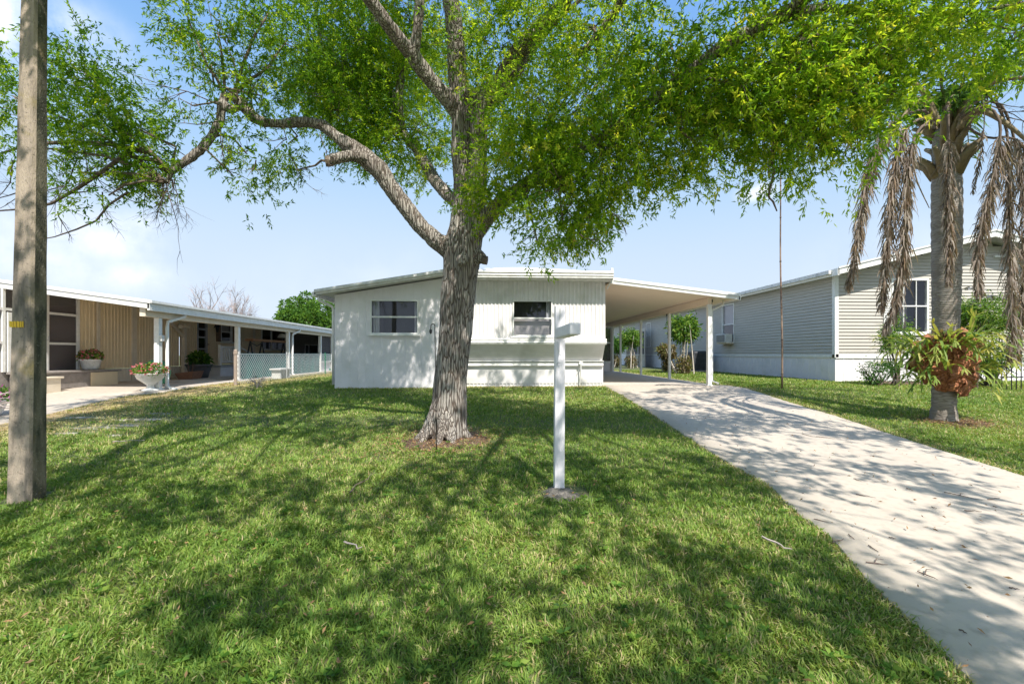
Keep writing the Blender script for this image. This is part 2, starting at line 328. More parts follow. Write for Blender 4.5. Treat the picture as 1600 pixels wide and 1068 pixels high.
# ------------------------------------------------------------------ wall helpers
class PL:
    def __init__(s, ax, pos, out): s.ax, s.pos, s.out = ax, pos, out
    def __call__(s, a, d, z): return (a, s.pos + s.out * d, z) if s.ax == 'Y' else (s.pos + s.out * d, a, z)
    def box(s, mb, a0, a1, d0, d1, z0, z1):
        p = s(a0, d0, z0); q = s(a1, d1, z1); mb.box(p[0], q[0], p[1], q[1], p[2], q[2]); return mb
def ribwall(pl, a0, a1, zlo, zhi, holes, pitch, depth, flat=.5, mb=None):
    mb = mb or MB(); zl = zlo if callable(zlo) else (lambda a: zlo); zh = zhi if callable(zhi) else (lambda a: zhi)
    bp = [a0]; a = a0
    while a < a1 - 1e-4:
        for t in (flat, flat + (1 - flat) * .3, flat + (1 - flat) * .7, 1.0):
            if a + pitch * t < a1 - 1e-4: bp.append(a + pitch * t)
        a += pitch
    bp.append(a1)
    for h in holes: bp += [h[0], h[1]]
    bp = sorted(set(round(b, 4) for b in bp))
    def d(a):
        t = ((a - a0) / pitch) % 1
        if t < flat + 1e-4: return 0
        t = (t - flat) / (1 - flat); return depth * (min(1, t / .3, (1 - t) / .3))
    for i in range(len(bp) - 1):
        p, q = bp[i], bp[i + 1]; m = (p + q) / 2
        cuts = sorted([(h[2], h[3]) for h in holes if h[0] - 1e-4 < m < h[1] + 1e-4]); z = None; segs = []
        lo = [zl(p), zl(q)]
        for c in cuts: segs.append((lo, [c[0], c[0]])); lo = [c[1], c[1]]
        segs.append((lo, [zh(p), zh(q)]))
        for (l, h) in segs: mb.quad(pl(p, d(p), l[0]), pl(q, d(q), l[1]), pl(q, d(q), h[1]), pl(p, d(p), h[0]))
    return mb
def sidewall(pl, a0, a1, z0, z1, holes, pitch=.105, lap=.028, clip=None):
    mb = MB(); z = z0
    while z < z1 - .01:
        h = min(z + pitch, z1); ints = [(a0, a1)]
        if clip: c = clip((z + h) / 2); ints = [c] if c[1] > c[0] else []
        for ho in holes:
            if ho[2] < (z + h) / 2 < ho[3]:
                new = []
                for (p, q) in ints:
                    if ho[1] <= p or ho[0] >= q: new.append((p, q)); continue
                    if ho[0] > p: new.append((p, ho[0]))
                    if ho[1] < q: new.append((ho[1], q))
                ints = new
        for (p, q) in ints:
            zm = z + (h - z) * .12
            mb.quad(pl(p, 0.0, z), pl(q, 0, z), pl(q, lap, z), pl(p, lap, z))
            mb.quad(pl(p, lap, z), pl(q, lap, z), pl(q, lap * .85, zm), pl(p, lap * .85, zm))
            mb.quad(pl(p, lap * .85, zm), pl(q, lap * .85, zm), pl(q, 0, h), pl(p, 0, h))
        z = h
    return mb
def window(parent, pl, a0, a1, z0, z1, fr=.04, rails=(.5,), cols=(), frame='white_trim', gl='window_glass', sill=True, blind=None, curt=None, room='dark_room', depth=.6, muntin=.02, name='window', label=None):
    f = MB(); o = .035
    pl.box(f, a0, a1, -.05, o, z0, z0 + fr); pl.box(f, a0, a1, -.05, o, z1 - fr, z1); pl.box(f, a0, a0 + fr, -.05, o, z0 + fr, z1 - fr); pl.box(f, a1 - fr, a1, -.05, o, z0 + fr, z1 - fr)
    for r in rails: zc = z0 + (z1 - z0) * r; pl.box(f, a0 + fr, a1 - fr, -.03, o - .006, zc - muntin, zc + muntin)
    for c in cols: ac = a0 + (a1 - a0) * c; pl.box(f, ac - muntin * .5, ac + muntin * .5, -.02, o - .012, z0 + fr, z1 - fr)
    w = f.build(name, frame, parent)
    if label: w['label'] = label
    MB().quad(pl(a0 + fr, -.01, z0 + fr), pl(a1 - fr, -.01, z0 + fr), pl(a1 - fr, -.01, z1 - fr), pl(a0 + fr, -.01, z1 - fr)).build('pane', gl, w)
    if sill: pl.box(MB(), a0 - .05, a1 + .05, -.01, .075, z0 - .05, z0 - .001).build('sill', frame, w)
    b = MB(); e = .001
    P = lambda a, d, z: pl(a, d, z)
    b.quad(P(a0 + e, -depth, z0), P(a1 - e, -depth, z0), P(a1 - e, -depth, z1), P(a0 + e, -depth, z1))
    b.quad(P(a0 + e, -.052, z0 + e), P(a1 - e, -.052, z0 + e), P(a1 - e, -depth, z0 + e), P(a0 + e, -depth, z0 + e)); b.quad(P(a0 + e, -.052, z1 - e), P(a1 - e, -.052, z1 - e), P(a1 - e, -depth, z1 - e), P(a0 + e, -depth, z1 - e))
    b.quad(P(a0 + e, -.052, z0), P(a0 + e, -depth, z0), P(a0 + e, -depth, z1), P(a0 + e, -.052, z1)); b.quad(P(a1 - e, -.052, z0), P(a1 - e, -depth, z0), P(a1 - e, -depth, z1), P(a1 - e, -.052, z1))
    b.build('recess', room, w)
    if blind: pl.box(MB(), a0 + fr, a1 - fr, -.10, -.09, z0 + (z1 - z0) * blind[0], z0 + (z1 - z0) * blind[1]).build('blind', 'blind', w)
    for (c0, c1, mt) in (curt or []):
        cb = MB(); p0 = a0 + (a1 - a0) * c0; p1 = a0 + (a1 - a0) * c1; k = max(4, int((p1 - p0) / .02))
        for i in range(k):
            u0 = p0 + (p1 - p0) * i / k; u1 = p0 + (p1 - p0) * (i + 1) / k; dd = lambda j: -.14 + .02 * math.sin(j * 1.9)
            cb.quad(pl(u0, dd(i), z0), pl(u1, dd(i + 1), z0), pl(u1, dd(i + 1), z1), pl(u0, dd(i), z1))
        cb.build('curtain', mt, w)
    return w
def hook_pipe(mb, pts, r): return mb.tube(pts, r, 8)
# ------------------------------------------------------------------ drive outlines on the ground
LE = [(938, 601.5), (971, 617), (1012, 643), (1057, 672), (1138, 724), (1204, 760), (1240, 798), (1295, 838), (1328, 876), (1368, 921), (1414, 964), (1461, 1012), (1513, 1062)]
RE = [(1112, 600.5), (1166, 607), (1233, 629), (1304, 650), (1376, 674), (1471, 705), (1600, 745)]
Lp = [ground(*p) for p in LE]; Rp = [ground(*p) for p in RE]
Lx = sorted([(p.y, p.x) for p in Lp]); Rx = sorted([(p.y, p.x) for p in Rp])
LY, LX_ = [a for a, b in Lx], [b for a, b in Lx]; RY, RX_ = [a for a, b in Rx], [b for a, b in Rx]
dl = (LX_[3] - LX_[0]) / (LY[3] - LY[0])
def drive_l(y): return float(np.interp(y, [-7.5] + LY + [12.3], [LX_[0] - 2.5] + LX_ + [3.05]))
def drive_r(y): return float(np.interp(y, [-7.5] + RY + [12.3], [RX_[0] - .2] + RX_ + [6.15]))
LEFT_EDGE = [(-30, 668), (0, 663), (76, 647), (135, 632), (202, 617), (250, 613.5)]
Np = [ground(*p) for p in LEFT_EDGE]
nx = sorted([(p.y, p.x) for p in Np]); AY = [-7.0] + [a for a, b in nx] + [30]; AX = [nx[0][1] - .8] + [b for a, b in nx] + [-7.78]
def jag(v, s=6, a=.03): return a * noise.noise(Vector((v * s, 3.1, 0))) + a * .6 * noise.noise(Vector((v * s * 4, 9.1, 0)))
print('apron', AX, AY)
# ------------------------------------------------------------------ ground
def strip(rows, name, m, label=None):
    V = []; Fc = []
    k = len(rows[0])
    for r in rows: V += r
    for i in range(len(rows) - 1):
        for j in range(k - 1): a = i * k + j; Fc.append((a, a + 1, a + k + 1, a + k))
    me = bpy.data.meshes.new(name); me.from_pydata(V, [], Fc); me.shade_smooth(); o = link(name, me, m, None); o['kind'] = 'structure'; return o
ys = list(np.concatenate([[-200, -60, -20, -7, -6], np.arange(-5, 14, .25), [14.5, 15, 16, 18, 22, 30, 45, 80, 140, 300]]))
xs = list(np.concatenate([[-300, -120, -60, -30, -20], np.arange(-14, 16.1, .5), [20, 30, 60, 120, 300]]))
def bumps(x, y): return .012 * noise.noise(Vector((x * .8, y * .8, 0))) - .006
rows = [[(x, y, gz(x, y) + bumps(x, y)) for x in xs] for y in ys]
gm = mat('lawn_soil', (.075, .115, .035), .95, (.15, .155, .065), 1.4, .8, 90, c3=(.20, .155, .09), s3=7, lo3=.52, hi3=.75, detail=10)
add_speckle(gm, 45, (.035, .06, .018), .45, .7)
strip(rows, 'ground', 'lawn_soil')
dy = list(np.arange(-7, 12.25, .125)) + [12.3]
rows = []
for y in dy:
    l = drive_l(y) + (jag(y) if y < 12 else 0); r = drive_r(y) - (jag(y + 50) if y < 12 else 0)
    rows.append([(l, y, gz(0, y) - .03)] + [(l + (r - l) * t, y, gz(0, y) + .016) for t in np.linspace(0.001, .999, 9)] + [(r, y, gz(0, y) - .03)])
strip(rows, 'driveway', 'concrete_drive')
rows = [[(3.0, y, gz(0, y) + .016), (6.15, y, gz(0, y) + .016), (6.155, y, gz(0, y) - .03)] for y in (12.304, 14, 17, 20, 24, 29)]
strip(rows, 'carport_slab', 'concrete_slab')
# neighbour's apron and slab
rows = []
for y in np.arange(-7, 14.01, .25):
    xe_ = float(np.interp(y, AY, AX)) + jag(y + 20)
    rows.append([(-19, y, gz(0, y) + .018)] + [(float(x), y, gz(0, y) + .018) for x in np.linspace(-16, xe_ - .005, 9)] + [(xe_, y, gz(0, y) - .03)])
strip(rows, 'side_driveway', 'concrete_drive')
rows = [[(-12.5, y, gz(0, y) + .02), (-7.78, y, gz(0, y) + .02), (-7.775, y, gz(0, y) - .03)] for y in (14.003, 18, 22, 26, 34)]
strip(rows, 'side_slab', 'concrete_slab')
# road far behind the camera
rd = mat('asphalt', (.05, .05, .052), .9, (.07, .07, .07), 9, .4, 90)
strip([[(-80, -7.4, gz(0, -7) + .01), (80, -7.4, gz(0, -7) + .01)], [(-80, -14, gz(0, -14) + .01), (80, -14, gz(0, -14) + .01)]], 'road', 'asphalt')
# ------------------------------------------------------------------ bare ground patches
SAND = [(ground(150, 668), .55, .10), (ground(225, 655), .6, .09), (ground(105, 677), .4, .08), (ground(190, 664), .35, .06), (ground(245, 646), .35, .06), (ground(130, 652), .5, .08), (ground(175, 680), .25, .05)]
TREE = Vector((-.63, 6.42, 0)); TREE.z = gz(0, TREE.y)
PALM = ground(1474, 660); POST = ground(874, 772); POLE = ground(41, 778)
def bare(x, y):
    d = math.hypot(x - TREE.x, (y - TREE.y)) ; b = sm((.75 - d + .35 * noise.noise(Vector((x * 4, y * 4, 1)))) / .25)
    d = math.hypot(x - PALM.x - .25, (y - PALM.y) * 1.3); b = max(b, sm((.6 - d + .3 * noise.noise(Vector((x * 4, y * 4, 1)))) / .25) * .9)
    d = math.hypot(x - POST.x, y - POST.y); b = max(b, sm((.25 - d) / .06))
    for (c, rx, ry) in SAND:
        d = math.hypot((x - c.x) / rx / 1.9, (y - c.y) / ry / 2.4); b = max(b, sm((1 - d + .8 * noise.noise(Vector((x * 3, y * 5, 2)))) / .5) * .85)
    return b
def patch(name, c, rx, ry, m, h=.012, seed=0, dome=0, kind='structure'):
    V = [(c.x, c.y, gz(0, c.y) + h + dome)]; Fc = []; nr, na = 7, 40
    for i in range(1, nr + 1):
        for j in range(na):
            a = 2 * math.pi * j / na; w = 1 + .28 * noise.noise(Vector((math.cos(a) * 1.6, math.sin(a) * 1.6, seed))) + .12 * noise.noise(Vector((math.cos(a) * 6, math.sin(a) * 6, seed)))
            t = i / nr; x = c.x + rx * w * t * math.cos(a); y = c.y + ry * w * t * math.sin(a)
            V.append((x, y, gz(0, y) + h * (1 - t ** 3) - .012 * t ** 4 + dome * (1 - t * t) * (1 + .25 * noise.noise(Vector((x * 14, y * 14, 0))))))
    for j in range(na): Fc.append((0, 1 + j, 1 + (j + 1) % na))
    for i in range(nr - 1):
        for j in range(na): a = 1 + i * na + j; b = 1 + i * na + (j + 1) % na; Fc.append((a, a + na, b + na, b))
    me = bpy.data.meshes.new(name); me.from_pydata(V, [], Fc); me.shade_smooth(); o = link(name, me, m, None); o['kind'] = kind; return o
mat('sand', (.40, .37, .33), .95, (.16, .15, .08), 9, .5, 60, lo=.42, hi=.58)
mat('dry_soil', (.36, .25, .14), .95, (.24, .20, .09), 8, .6, 80)
for i, (dx_, yy, rx, ry) in enumerate(((.25, 7.6, .35, .9), (.32, 8.8, .4, .9), (.35, 10.0, .42, .8), (.45, 11.2, .5, .8), (.5, 12.6, .45, .9), (.45, 14.2, .4, 1.0))): patch('dry_patch', Vector((float(np.interp(yy, AY, AX)) + dx_, yy, 0)), rx, ry, 'dry_soil', .006 + .0015 * (i % 2), i + 20)
for i, (c, rx, ry) in enumerate(SAND): patch('sand_patch', c, rx * .8, ry * .7, 'sand', .012, i)
patch('dirt_patch', Vector((TREE.x, TREE.y, 0)), .72, .66, 'mulch', .014, 3)
patch('dirt_patch', Vector((PALM.x + .25, PALM.y + .05, 0)), .62, .45, 'mulch', .014, 8)
patch('dirt_mound', POST + Vector((0, -.02, 0)), .19, .17, 'ash_dirt', .01, 5, .055)
patch('mulch_bed', Vector((12.3, 12.6, 0)), 1.7, .75, 'mulch', .012, 9, .05)
# ------------------------------------------------------------------ grass
def lawn():
    Ps = []; Ds = []
    for (d0, d1, den) in ((1.3, 2.4, 13000), (2.4, 3.6, 8500), (3.6, 5, 5200), (5, 7, 3200), (7, 10, 1700), (10, 14, 1000), (14, 24, 420)):
        half = 1.28
        area = half * (d1 * d1 - d0 * d0); n = int(area * den)
        D = np.sqrt(rng.random(n) * (d1 * d1 - d0 * d0) + d0 * d0); k = (rng.random(n) * 2 - 1) * half
        x = D * (math.sin(YAW) + k * math.cos(YAW)); y = D * (math.cos(YAW) - k * math.sin(YAW))
        Ps.append(np.stack([x, y], 1)); Ds.append(D)
    P = np.concatenate(Ps); D = np.concatenate(Ds); x = P[:, 0]; y = P[:, 1]
    l = np.interp(y, [-7.5] + LY + [12.3], [LX_[0] - 2.5] + LX_ + [3.05]); r = np.interp(y, [-7.5] + RY + [12.3], [RX_[0] - .2] + RX_ + [6.15])
    j1 = np.array([jag(v) for v in np.arange(0, 30, .02)]); jl = j1[(y / .02).astype(int).clip(0, 1499)]
    j2 = np.array([jag(v + 50) for v in np.arange(0, 30, .02)]); jr = j2[(y / .02).astype(int).clip(0, 1499)]
    ok = ~((x > l + jl + .015 * rng.random(len(x))) & (x < r - jr - .015) & (y < 12.32))
    ok &= ~((x > 3.0) & (x < 6.17) & (y >= 12.3))
    ok &= ~((x > -4.05) & (x < 3.1) & (y > 12.1))
    ok &= ~(x < np.interp(y, AY, AX) + .02)
    ok &= ~((x > 10.7) & (y > 13.6))
    ok &= ((x - POLE.x) ** 2 + (y - POLE.y) ** 2 > .03)
    P = P[ok]; D = D[ok]; x = P[:, 0]; y = P[:, 1]
    # coarse fields evaluated on a grid
    gx = np.arange(-22, 26, .12); gy = np.arange(0, 25, .12)
    B = np.zeros((len(gx), len(gy))); T = np.zeros_like(B); G = np.zeros_like(B)
    for i, a in enumerate(gx):
        for j, b in enumerate(gy):
            B[i, j] = bare(a, b) if (-9 < a < 9 and b < 12) else 0
            v = Vector((a, b, 0)); T[i, j] = noise.noise(v * .45 + Vector((5, 5, 0))) + .8 * noise.noise(v * 1.7) + .6 * noise.noise(v * 5); G[i, j] = noise.noise(v * 2.6 + Vector((9, 0, 3)))
    ix = ((x + 22) / .12).astype(int).clip(0, len(gx) - 1); iy = (y / .12).astype(int).clip(0, len(gy) - 1)
    b = B[ix, iy]; tn = T[ix, iy]; gn = G[ix, iy]
    nd_ = np.clip(1 - (x - np.interp(y, AY, AX)) / .9, 0, 1) * (y > 5); keep = rng.random(len(x)) > np.maximum(b * .93, nd_ * .55); P, D, tn, gn, b = P[keep], D[keep], tn[keep], gn[keep], b[keep]; x = P[:, 0]; y = P[:, 1]; n = len(x)
    z = np.array([gz(0, v) for v in np.arange(0, 30, .02)])[(y / .02).astype(int).clip(0, 1499)] - .004
    # dry straw near the neighbour's slab and drive edges
    dry = np.clip(1.35 - (x - np.interp(y, AY, AX)) / 1.5, 0, 1) * (y > 6) + np.clip(1 - np.abs(x + 7.2) / 1.6, 0, 1) * (y > 10.5) * .8 + .9 * np.clip(1 - np.abs(y - 12.1) / .5, 0, 1) * (x > -4) * (x < 3)
    rr = np.interp(y, RY, RX_); dry += np.clip(1 - (x - rr) / .35, 0, 1) * (x > rr) * .6; ll = np.interp(y, LY, LX_); dry += np.clip(1 - (ll - x) / .12, 0, 1) * (x < ll) * .45
    wd = .98 * np.where(D < 3, .0062, np.where(D < 5, .0075, np.where(D < 8, .008, np.where(D < 12, .013, .02)))) * (.7 + .6 * rng.random(n))
    L = (.028 + .034 * rng.random(n)) * (1 + .35 * gn) * np.where(D > 8, 1.1, 1) * (1 - .35 * np.clip(dry, 0, 1))
    th = rng.random(n) * 6.283; # clumps share a lean
    th = np.where(rng.random(n) < .45, gn * 9 + tn * 5 + rng.normal(size=n) * .5, th)
    lean = .45 + .75 * rng.random(n); d0 = np.stack([np.cos(th), np.sin(th)], 1)
    side = np.stack([-np.sin(th), np.cos(th), rng.normal(size=n) * .5], 1); side = unit(side) * wd[:, None]
    base = np.stack([x, y, z], 1)
    up = np.array([0, 0, 1.])
    m1 = base + np.concatenate([d0 * (L * np.sin(lean * .6) * .55)[:, None], (L * np.cos(lean * .6) * .55)[:, None]], 1)
    tip = m1 + np.concatenate([d0 * (L * np.sin(lean * 1.35) * .5)[:, None], (L * np.cos(lean * 1.35) * .5)[:, None]], 1)
    V = np.stack([base - side * .4, base + side * .4, m1 + side * .5, tip, m1 - side * .5], 1).reshape(-1, 3)
    i = np.arange(n)[:, None] * 5
    Q = i + np.array([[0, 1, 2, 4]]); Tt = i + np.array([[4, 2, 3, 3]])
    r0 = rng.random(n); r = .08 + .42 * r0 + .11 * tn + .05 * gn
    straw = rng.random(n) < np.clip(.11 + .12 * tn + .95 * dry + .35 * b, .03, .95)
    r = np.where(straw, .66 + .34 * rng.random(n), r)
    # triangles as a separate face list: build with mixed sizes
    me = bpy.data.meshes.new('grass'); me.vertices.add(n * 5); me.vertices.foreach_set('co', V.astype(np.float32).ravel())
    loops = np.concatenate([i + np.array([[0, 1, 2, 4]]), i + np.array([[4, 2, 3]])], 1).ravel()
    me.loops.add(n * 7); me.loops.foreach_set('vertex_index', loops.astype(np.int32))
    me.polygons.add(n * 2); st = (np.arange(n)[:, None] * 7 + np.array([[0, 4]])).ravel(); me.polygons.foreach_set('loop_start', st.astype(np.int32))
    me.update(calc_edges=True); a = me.attributes.new('rnd', 'FLOAT', 'POINT'); a.data.foreach_set('value', np.repeat(r.clip(0, 1), 5).astype(np.float32)); me.shade_smooth()
    o = link('grass', me, 'grass_blade', None); tag(o, 'green lawn grass with straw coloured blades across both yards', 'grass', kind='stuff'); print('blades', n)
lawn()
# leaf litter under the tree
n = 2600; P = np.zeros((n, 3)); P[:, 0] = TREE.x + rng.normal(size=n) * .55; P[:, 1] = TREE.y - .1 + rng.normal(size=n) * .5
q = 900; P[:q, 0] = PALM.x + .25 + rng.normal(size=q) * .4; P[:q, 1] = PALM.y + rng.normal(size=q) * .3
P[:, 2] = .1 + .0556 * (P[:, 1] - 4.2) + .02; Dv = rng.normal(size=(n, 3)); Dv[:, 2] *= .25
tag(leafobj('leaf_litter', P, Dv, .03 + .03 * rng.random(n), .008 + .008 * rng.random(n), 'litter', None), 'brown fallen leaves scattered round the tree trunk bases', 'leaf litter', kind='stuff')
CROWN = 1.0
# ================================================================== WHITE MOBILE HOME
G0 = .555
house = empty('mobile_home', (0, 14, G0), 'white ribbed mobile home with low side addition and attached open carport', 'mobile home')
YB = 12.2; YU = 11.86                     # skirting plane, upper wall plane
pu = PL('Y', YU, -1); pb = PL('Y', YB, -1)
zW = lambda py: onY(870, YU, py)
XR = 3.03; XL = -.72
wx0, wx1 = onY(801, YU), onY(863, YU); wz0, wz1 = onY(830, YU, 525), onY(830, YU, 469)
ZL = zW(531)
hole = (wx0, wx1, wz0, wz1)
mb = ribwall(pu, XL, XR, ZL, 3.31, [hole], .098, .022, .45); mb.build('front_wall', 'white_metal', house)
# side and back shell
mb = MB(); mb.box(XL, XR - .002, YU + .32, 29, .62, 3.3); mb.quad((XR, YU, ZL), (XR, YU + .33, ZL), (XR, YU + .33, 3.3), (XR, YU, 3.3)); mb.quad((XL, YU, ZL), (XL, YU + .33, ZL), (XL, YU + .33, 3.3), (XL, YU, 3.3)); mb.build('shell', 'white_metal', house)
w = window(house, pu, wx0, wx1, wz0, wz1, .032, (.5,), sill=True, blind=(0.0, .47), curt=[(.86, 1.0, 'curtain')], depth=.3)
# ledge rail, recessed slanting panel, lower rail, skirting
mb = MB(); za, zb, zc, zd = zW(529), zW(538), zW(565), zW(573)
prof = [(YU - .05, za), (YU - .075, za - .03), (YU - .06, za - .06), (YU - .075, za - .1), (YU - .05, zb), (YU + .03, zb), (YU + .03, za)]
mb.prism([(XL, y, z) for y, z in prof], (XR + .02 - XL, 0, 0)); mb.build('ledge_rail', 'white_trim', house)
mb = MB(); zz = np.linspace(0, 1, 9)
for i in range(8):
    t0, t1 = zz[i], zz[i + 1]; y0 = YU + .03 + (YB - YU - .06) * t0; y1 = YU + .03 + (YB - YU - .06) * t1; z0 = zb - (zb - zc) * t0; z1 = zb - (zb - zc) * t1; s = .012
    mb.quad((XL, y0, z0), (XR - .02, y0, z0), (XR - .02, y1 - s, z1 + .01), (XL, y1 - s, z1 + .01)); mb.quad((XL, y1 - s, z1 + .01), (XR - .02, y1 - s, z1 + .01), (XR - .02, y1, z1), (XL, y1, z1))
mb.build('slanted_panel', 'white_metal', house)
mb = MB(); mb.hexa([(XR - .02, YU, zb), (XR, YU, zb), (XR, YB, zc), (XR - .02, YB, zc), (XR - .02, YU, zb - .001), (XR, YU, zb - .001), (XR, YB + .1, zc - .001), (XR - .02, YB + .1, zc - .001)]); 
mb = MB(); mb.prism([(XR - .018, YU + .02, zb), (XR - .018, YB, zb), (XR - .018, YB, zc)], (.016, 0, 0)); mb.build('end_cheek', 'white_trim', house)
mb = MB(); mb.prism([(XL, y, z) for y, z in [(YB - .04, zc + .01), (YB - .09, zc - .02), (YB - .08, zc - .06), (YB - .095, zd + .03), (YB - .06, zd), (YB, zd), (YB, zc + .01)]], (XR + .01 - XL, 0, 0))
mb.box(XL, XR + .01, YB - .12, YB - .04, zc + .012, zc + .03); mb.build('lower_rail', 'white_trim', house)
ribwall(pb, XL, XR, .52, zd, [], .098, .017, .5).build("skirting", 'white_metal', house)
mb = MB(); mb.box(XR - .002, XR + .02, YB - .02, 29, .53, zd); mb.build('side_skirting', 'white_metal', house)
mb = MB(); mb.tube([(2.42, YB - .11, zc - .01), (2.42, YB - .15, zc - .03), (2.42, YB - .14, .95), (2.40, YB - .05, .56)], .017, 8); mb.tube([(2.24, YB - .03, .55), (2.30, YB - .05, .8), (2.40, YB - .12, 1.05)], .006, 5)
mb.box(2.37, 2.47, YB - .16, YB - .09, zc - .07, zc - .005); mb.build('drain_pipe', 'white_trim', house)
# main roof: bowed, ribbed front bands
mb = MB(); n = 28; x0, x1 = XL - .06, XR + .1
def rz(x): t = (x - (x0 + x1) / 2) / ((x1 - x0) / 2); return 3.63 + .17 * (1 - t * t) - .06 * t
bands = [(-.42, .0), (-.45, .03), (-.43, .06), (-.46, .085), (-.445, .13), (-.47, .155), (-.45, .20), (-.42, .215)]
prev = None
for i in range(n + 1):
    x = x0 + (x1 - x0) * i / n; z0 = 3.30; hh = rz(x) - z0
    row = [(x, YU + .02, z0 - .005)] + [(x, YU + dy, z0 + dz + .03 * 0) for dy, dz in bands] + [(x, YU + .1, z0 + .215 + (hh - .215) * .55 + .008 * noise.noise(Vector((x * 5, 1, 0)))), (x, YU + .75, rz(x) + .012 * noise.noise(Vector((x * 5, 7, 0)))), (x, YU + 3, rz(x) + .02), (x, 29.2, rz(x) + .02), (x, 29.2, 3.28)]
    if prev:
        for k in range(len(row) - 1): mb.quad(prev[k], row[k], row[k + 1], prev[k + 1])
    prev = row
    if i in (0, n): mb.poly(row if i == 0 else row[::-1])
mb.build('roof', 'roof_white', house)
# end flashing where the carport meets the roof
mb = MB(); mb.box(XR + .06, XR + .115, YU - .36, YU - .25, 3.22, 3.60); mb.beam((XR + .09, YU - .3, 3.3), (XR + .02, YU - .1, 3.1), .02, .03); mb.build('corner_flashing', 'white_trim', house)
# addition
XA0, XA1 = -3.98, XL; 
zr = lambda x: 2.93 + (x + 4.0) * (3.40 - 2.93) / 2.85
def atop(x): return zr(x) - .02
ax0, ax1 = onY(579, YB - .34), onY(654, YB - .34); pa = PL('Y', YB - .34, -1); az0, az1 = onY(616, YB - .34, 521.5), onY(616, YB - .34, 468.5)
ribwall(pa, XA0, XA1, .52, atop, [(ax0, ax1, az0, az1)], .2, -.004, .9).build('addition_wall', 'white_wall', house)
mb = MB(); mb.prism([(XA0, YB - .33, .52), (XA1, YB - .33, .52), (XA1, YB - .33, atop(XA1)), (XA0, YB - .33, atop(XA0))], (0, .001, 0)); 
mb = MB(); mb.prism([(XA0, 12.5, .52), (XA1 - .001, 12.5, .52), (XA1 - .001, 12.5, atop(XA1) - .05), (XA0, 12.5, atop(XA0) - .05)], (0, 16, 0)); mb.quad((XA0, YB - .34, .52), (XA0, 12.6, .52), (XA0, 12.6, atop(XA0)), (XA0, YB - .34, atop(XA0))); mb.build('addition_shell', 'white_wall', house)
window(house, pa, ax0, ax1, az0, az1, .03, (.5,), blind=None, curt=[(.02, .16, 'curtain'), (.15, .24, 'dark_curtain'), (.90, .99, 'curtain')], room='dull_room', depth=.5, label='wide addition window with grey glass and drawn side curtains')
mb = MB(); xl, xr = -4.36, XL - .04; yf = YB - .34 - .38
for (lo, hi, y) in ((-.0, .055, yf + .02), (.055, .085, yf - .015), (.085, .13, yf)):
    mb.prism([(xl, y, zr(xl) + lo), (xr, y, zr(xr) + lo), (xr, y, zr(xr) + hi), (xl, y, zr(xl) + hi)], (0, .3, 0))
mb.prism([(xl, yf + .3, zr(xl) + .03), (xr, yf + .3, zr(xr) + .03), (xr, yf + .3, zr(xr) + .12), (xl, yf + .3, zr(xl) + .12)], (0, 17, 0)); mb.build('addition_roof', 'roof_white', house)
mb = MB(); mb.box(-4.42, -4.33, yf + .02, 28, zr(-4.4) - .03, zr(-4.4) + .08); mb.build('gutter', 'white_trim', house)
mb = MB(); mb.tube([(-4.30, yf + .12, zr(-4.4) - .02), (-4.28, yf + .14, zr(-4.4) - .12), (-4.06, YB - .3, zr(-4.4) - .24), (-4.035, YB - .28, zr(-4.4) - .33), (-4.035, YB - .28, .62)], .035, 8); mb.build('downspout', 'white_trim', house, smooth=True)
# carport
CY0 = YU - .2; CXR = 6.56
zc0, zc1 = 3.27, 2.86; cz = lambda x: zc0 + (zc1 - zc0) * (x - XR) / (CXR - XR)
mb = MB(); mb.prism([(XR + .1, CY0 + .05, cz(XR + .1)), (CXR - .03, CY0 + .05, cz(CXR - .03)), (CXR - .03, CY0 + .05, cz(CXR - .03) + .06), (XR + .1, CY0 + .05, cz(XR + .1) + .06)], (0, 14.5, 0)); mb.build('carport_ceiling', 'tan_ceiling', house)
mb = MB()
for (lo, hi, y) in ((-.03, .05, CY0), (.053, .085, CY0 - .02), (.088, .135, CY0 - .005)):
    mb.prism([(XR + .12, y, cz(XR + .12) + lo), (CXR, y, cz(CXR) + lo), (CXR, y, cz(CXR) + hi), (XR + .12, y, cz(XR + .12) + hi)], (0, .05, 0))
mb.box(CXR - .03, CXR + .02, CY0, 26, cz(CXR) - .035, cz(CXR) + .11)
mb.prism([(XR + .1, CY0 + .06, cz(XR + .1) + .065), (CXR - .035, CY0 + .06, cz(CXR) + .065), (CXR - .035, CY0 + .06, cz(CXR) + .1), (XR + .1, CY0 + .06, cz(XR + .1) + .1)], (0, 14.5, 0)); mb.build('carport_fascia', 'white_trim', house)
PX = 5.92; PY = [onX(p, PX) for p in (1108, 1046, 1001.5, 969.5, 957.5)]
mb = MB(); mb.box(PX - .05, PX + .05, CY0 + .35, 26, cz(PX) - .19, cz(PX) - .005); mb.build('carport_beam', 'tan_ceiling', house)
for i, y in enumerate(PY):
    s = .055 if i == 0 else .04
    mb = MB(); mb.box(PX - s, PX + s, y - s, y + s, gz(0, y) + .01, cz(PX) - .192); mb.box(PX - s - .02, PX + s + .02, y - s - .02, y + s + .02, gz(0, y) + .01, gz(0, y) + .03)
    mb.build('carport_post', 'white_trim', house, bevel=.006)
for px, y in ((1122, 12.3), (1060, 15.0)):
    X = PX + .2 if y < 13 else PX; mb = MB(); z = cz(X) - (.02 if y < 13 else .2); mb.tube([(X, y, z), (X, y, z - .28), (X + .03, y, z - .33)], .008, 6); mb.tube([(X, y, z + .01), (X, y, z - .06)], .028, 8); mb.build('plant_hook', 'black_iron', house)
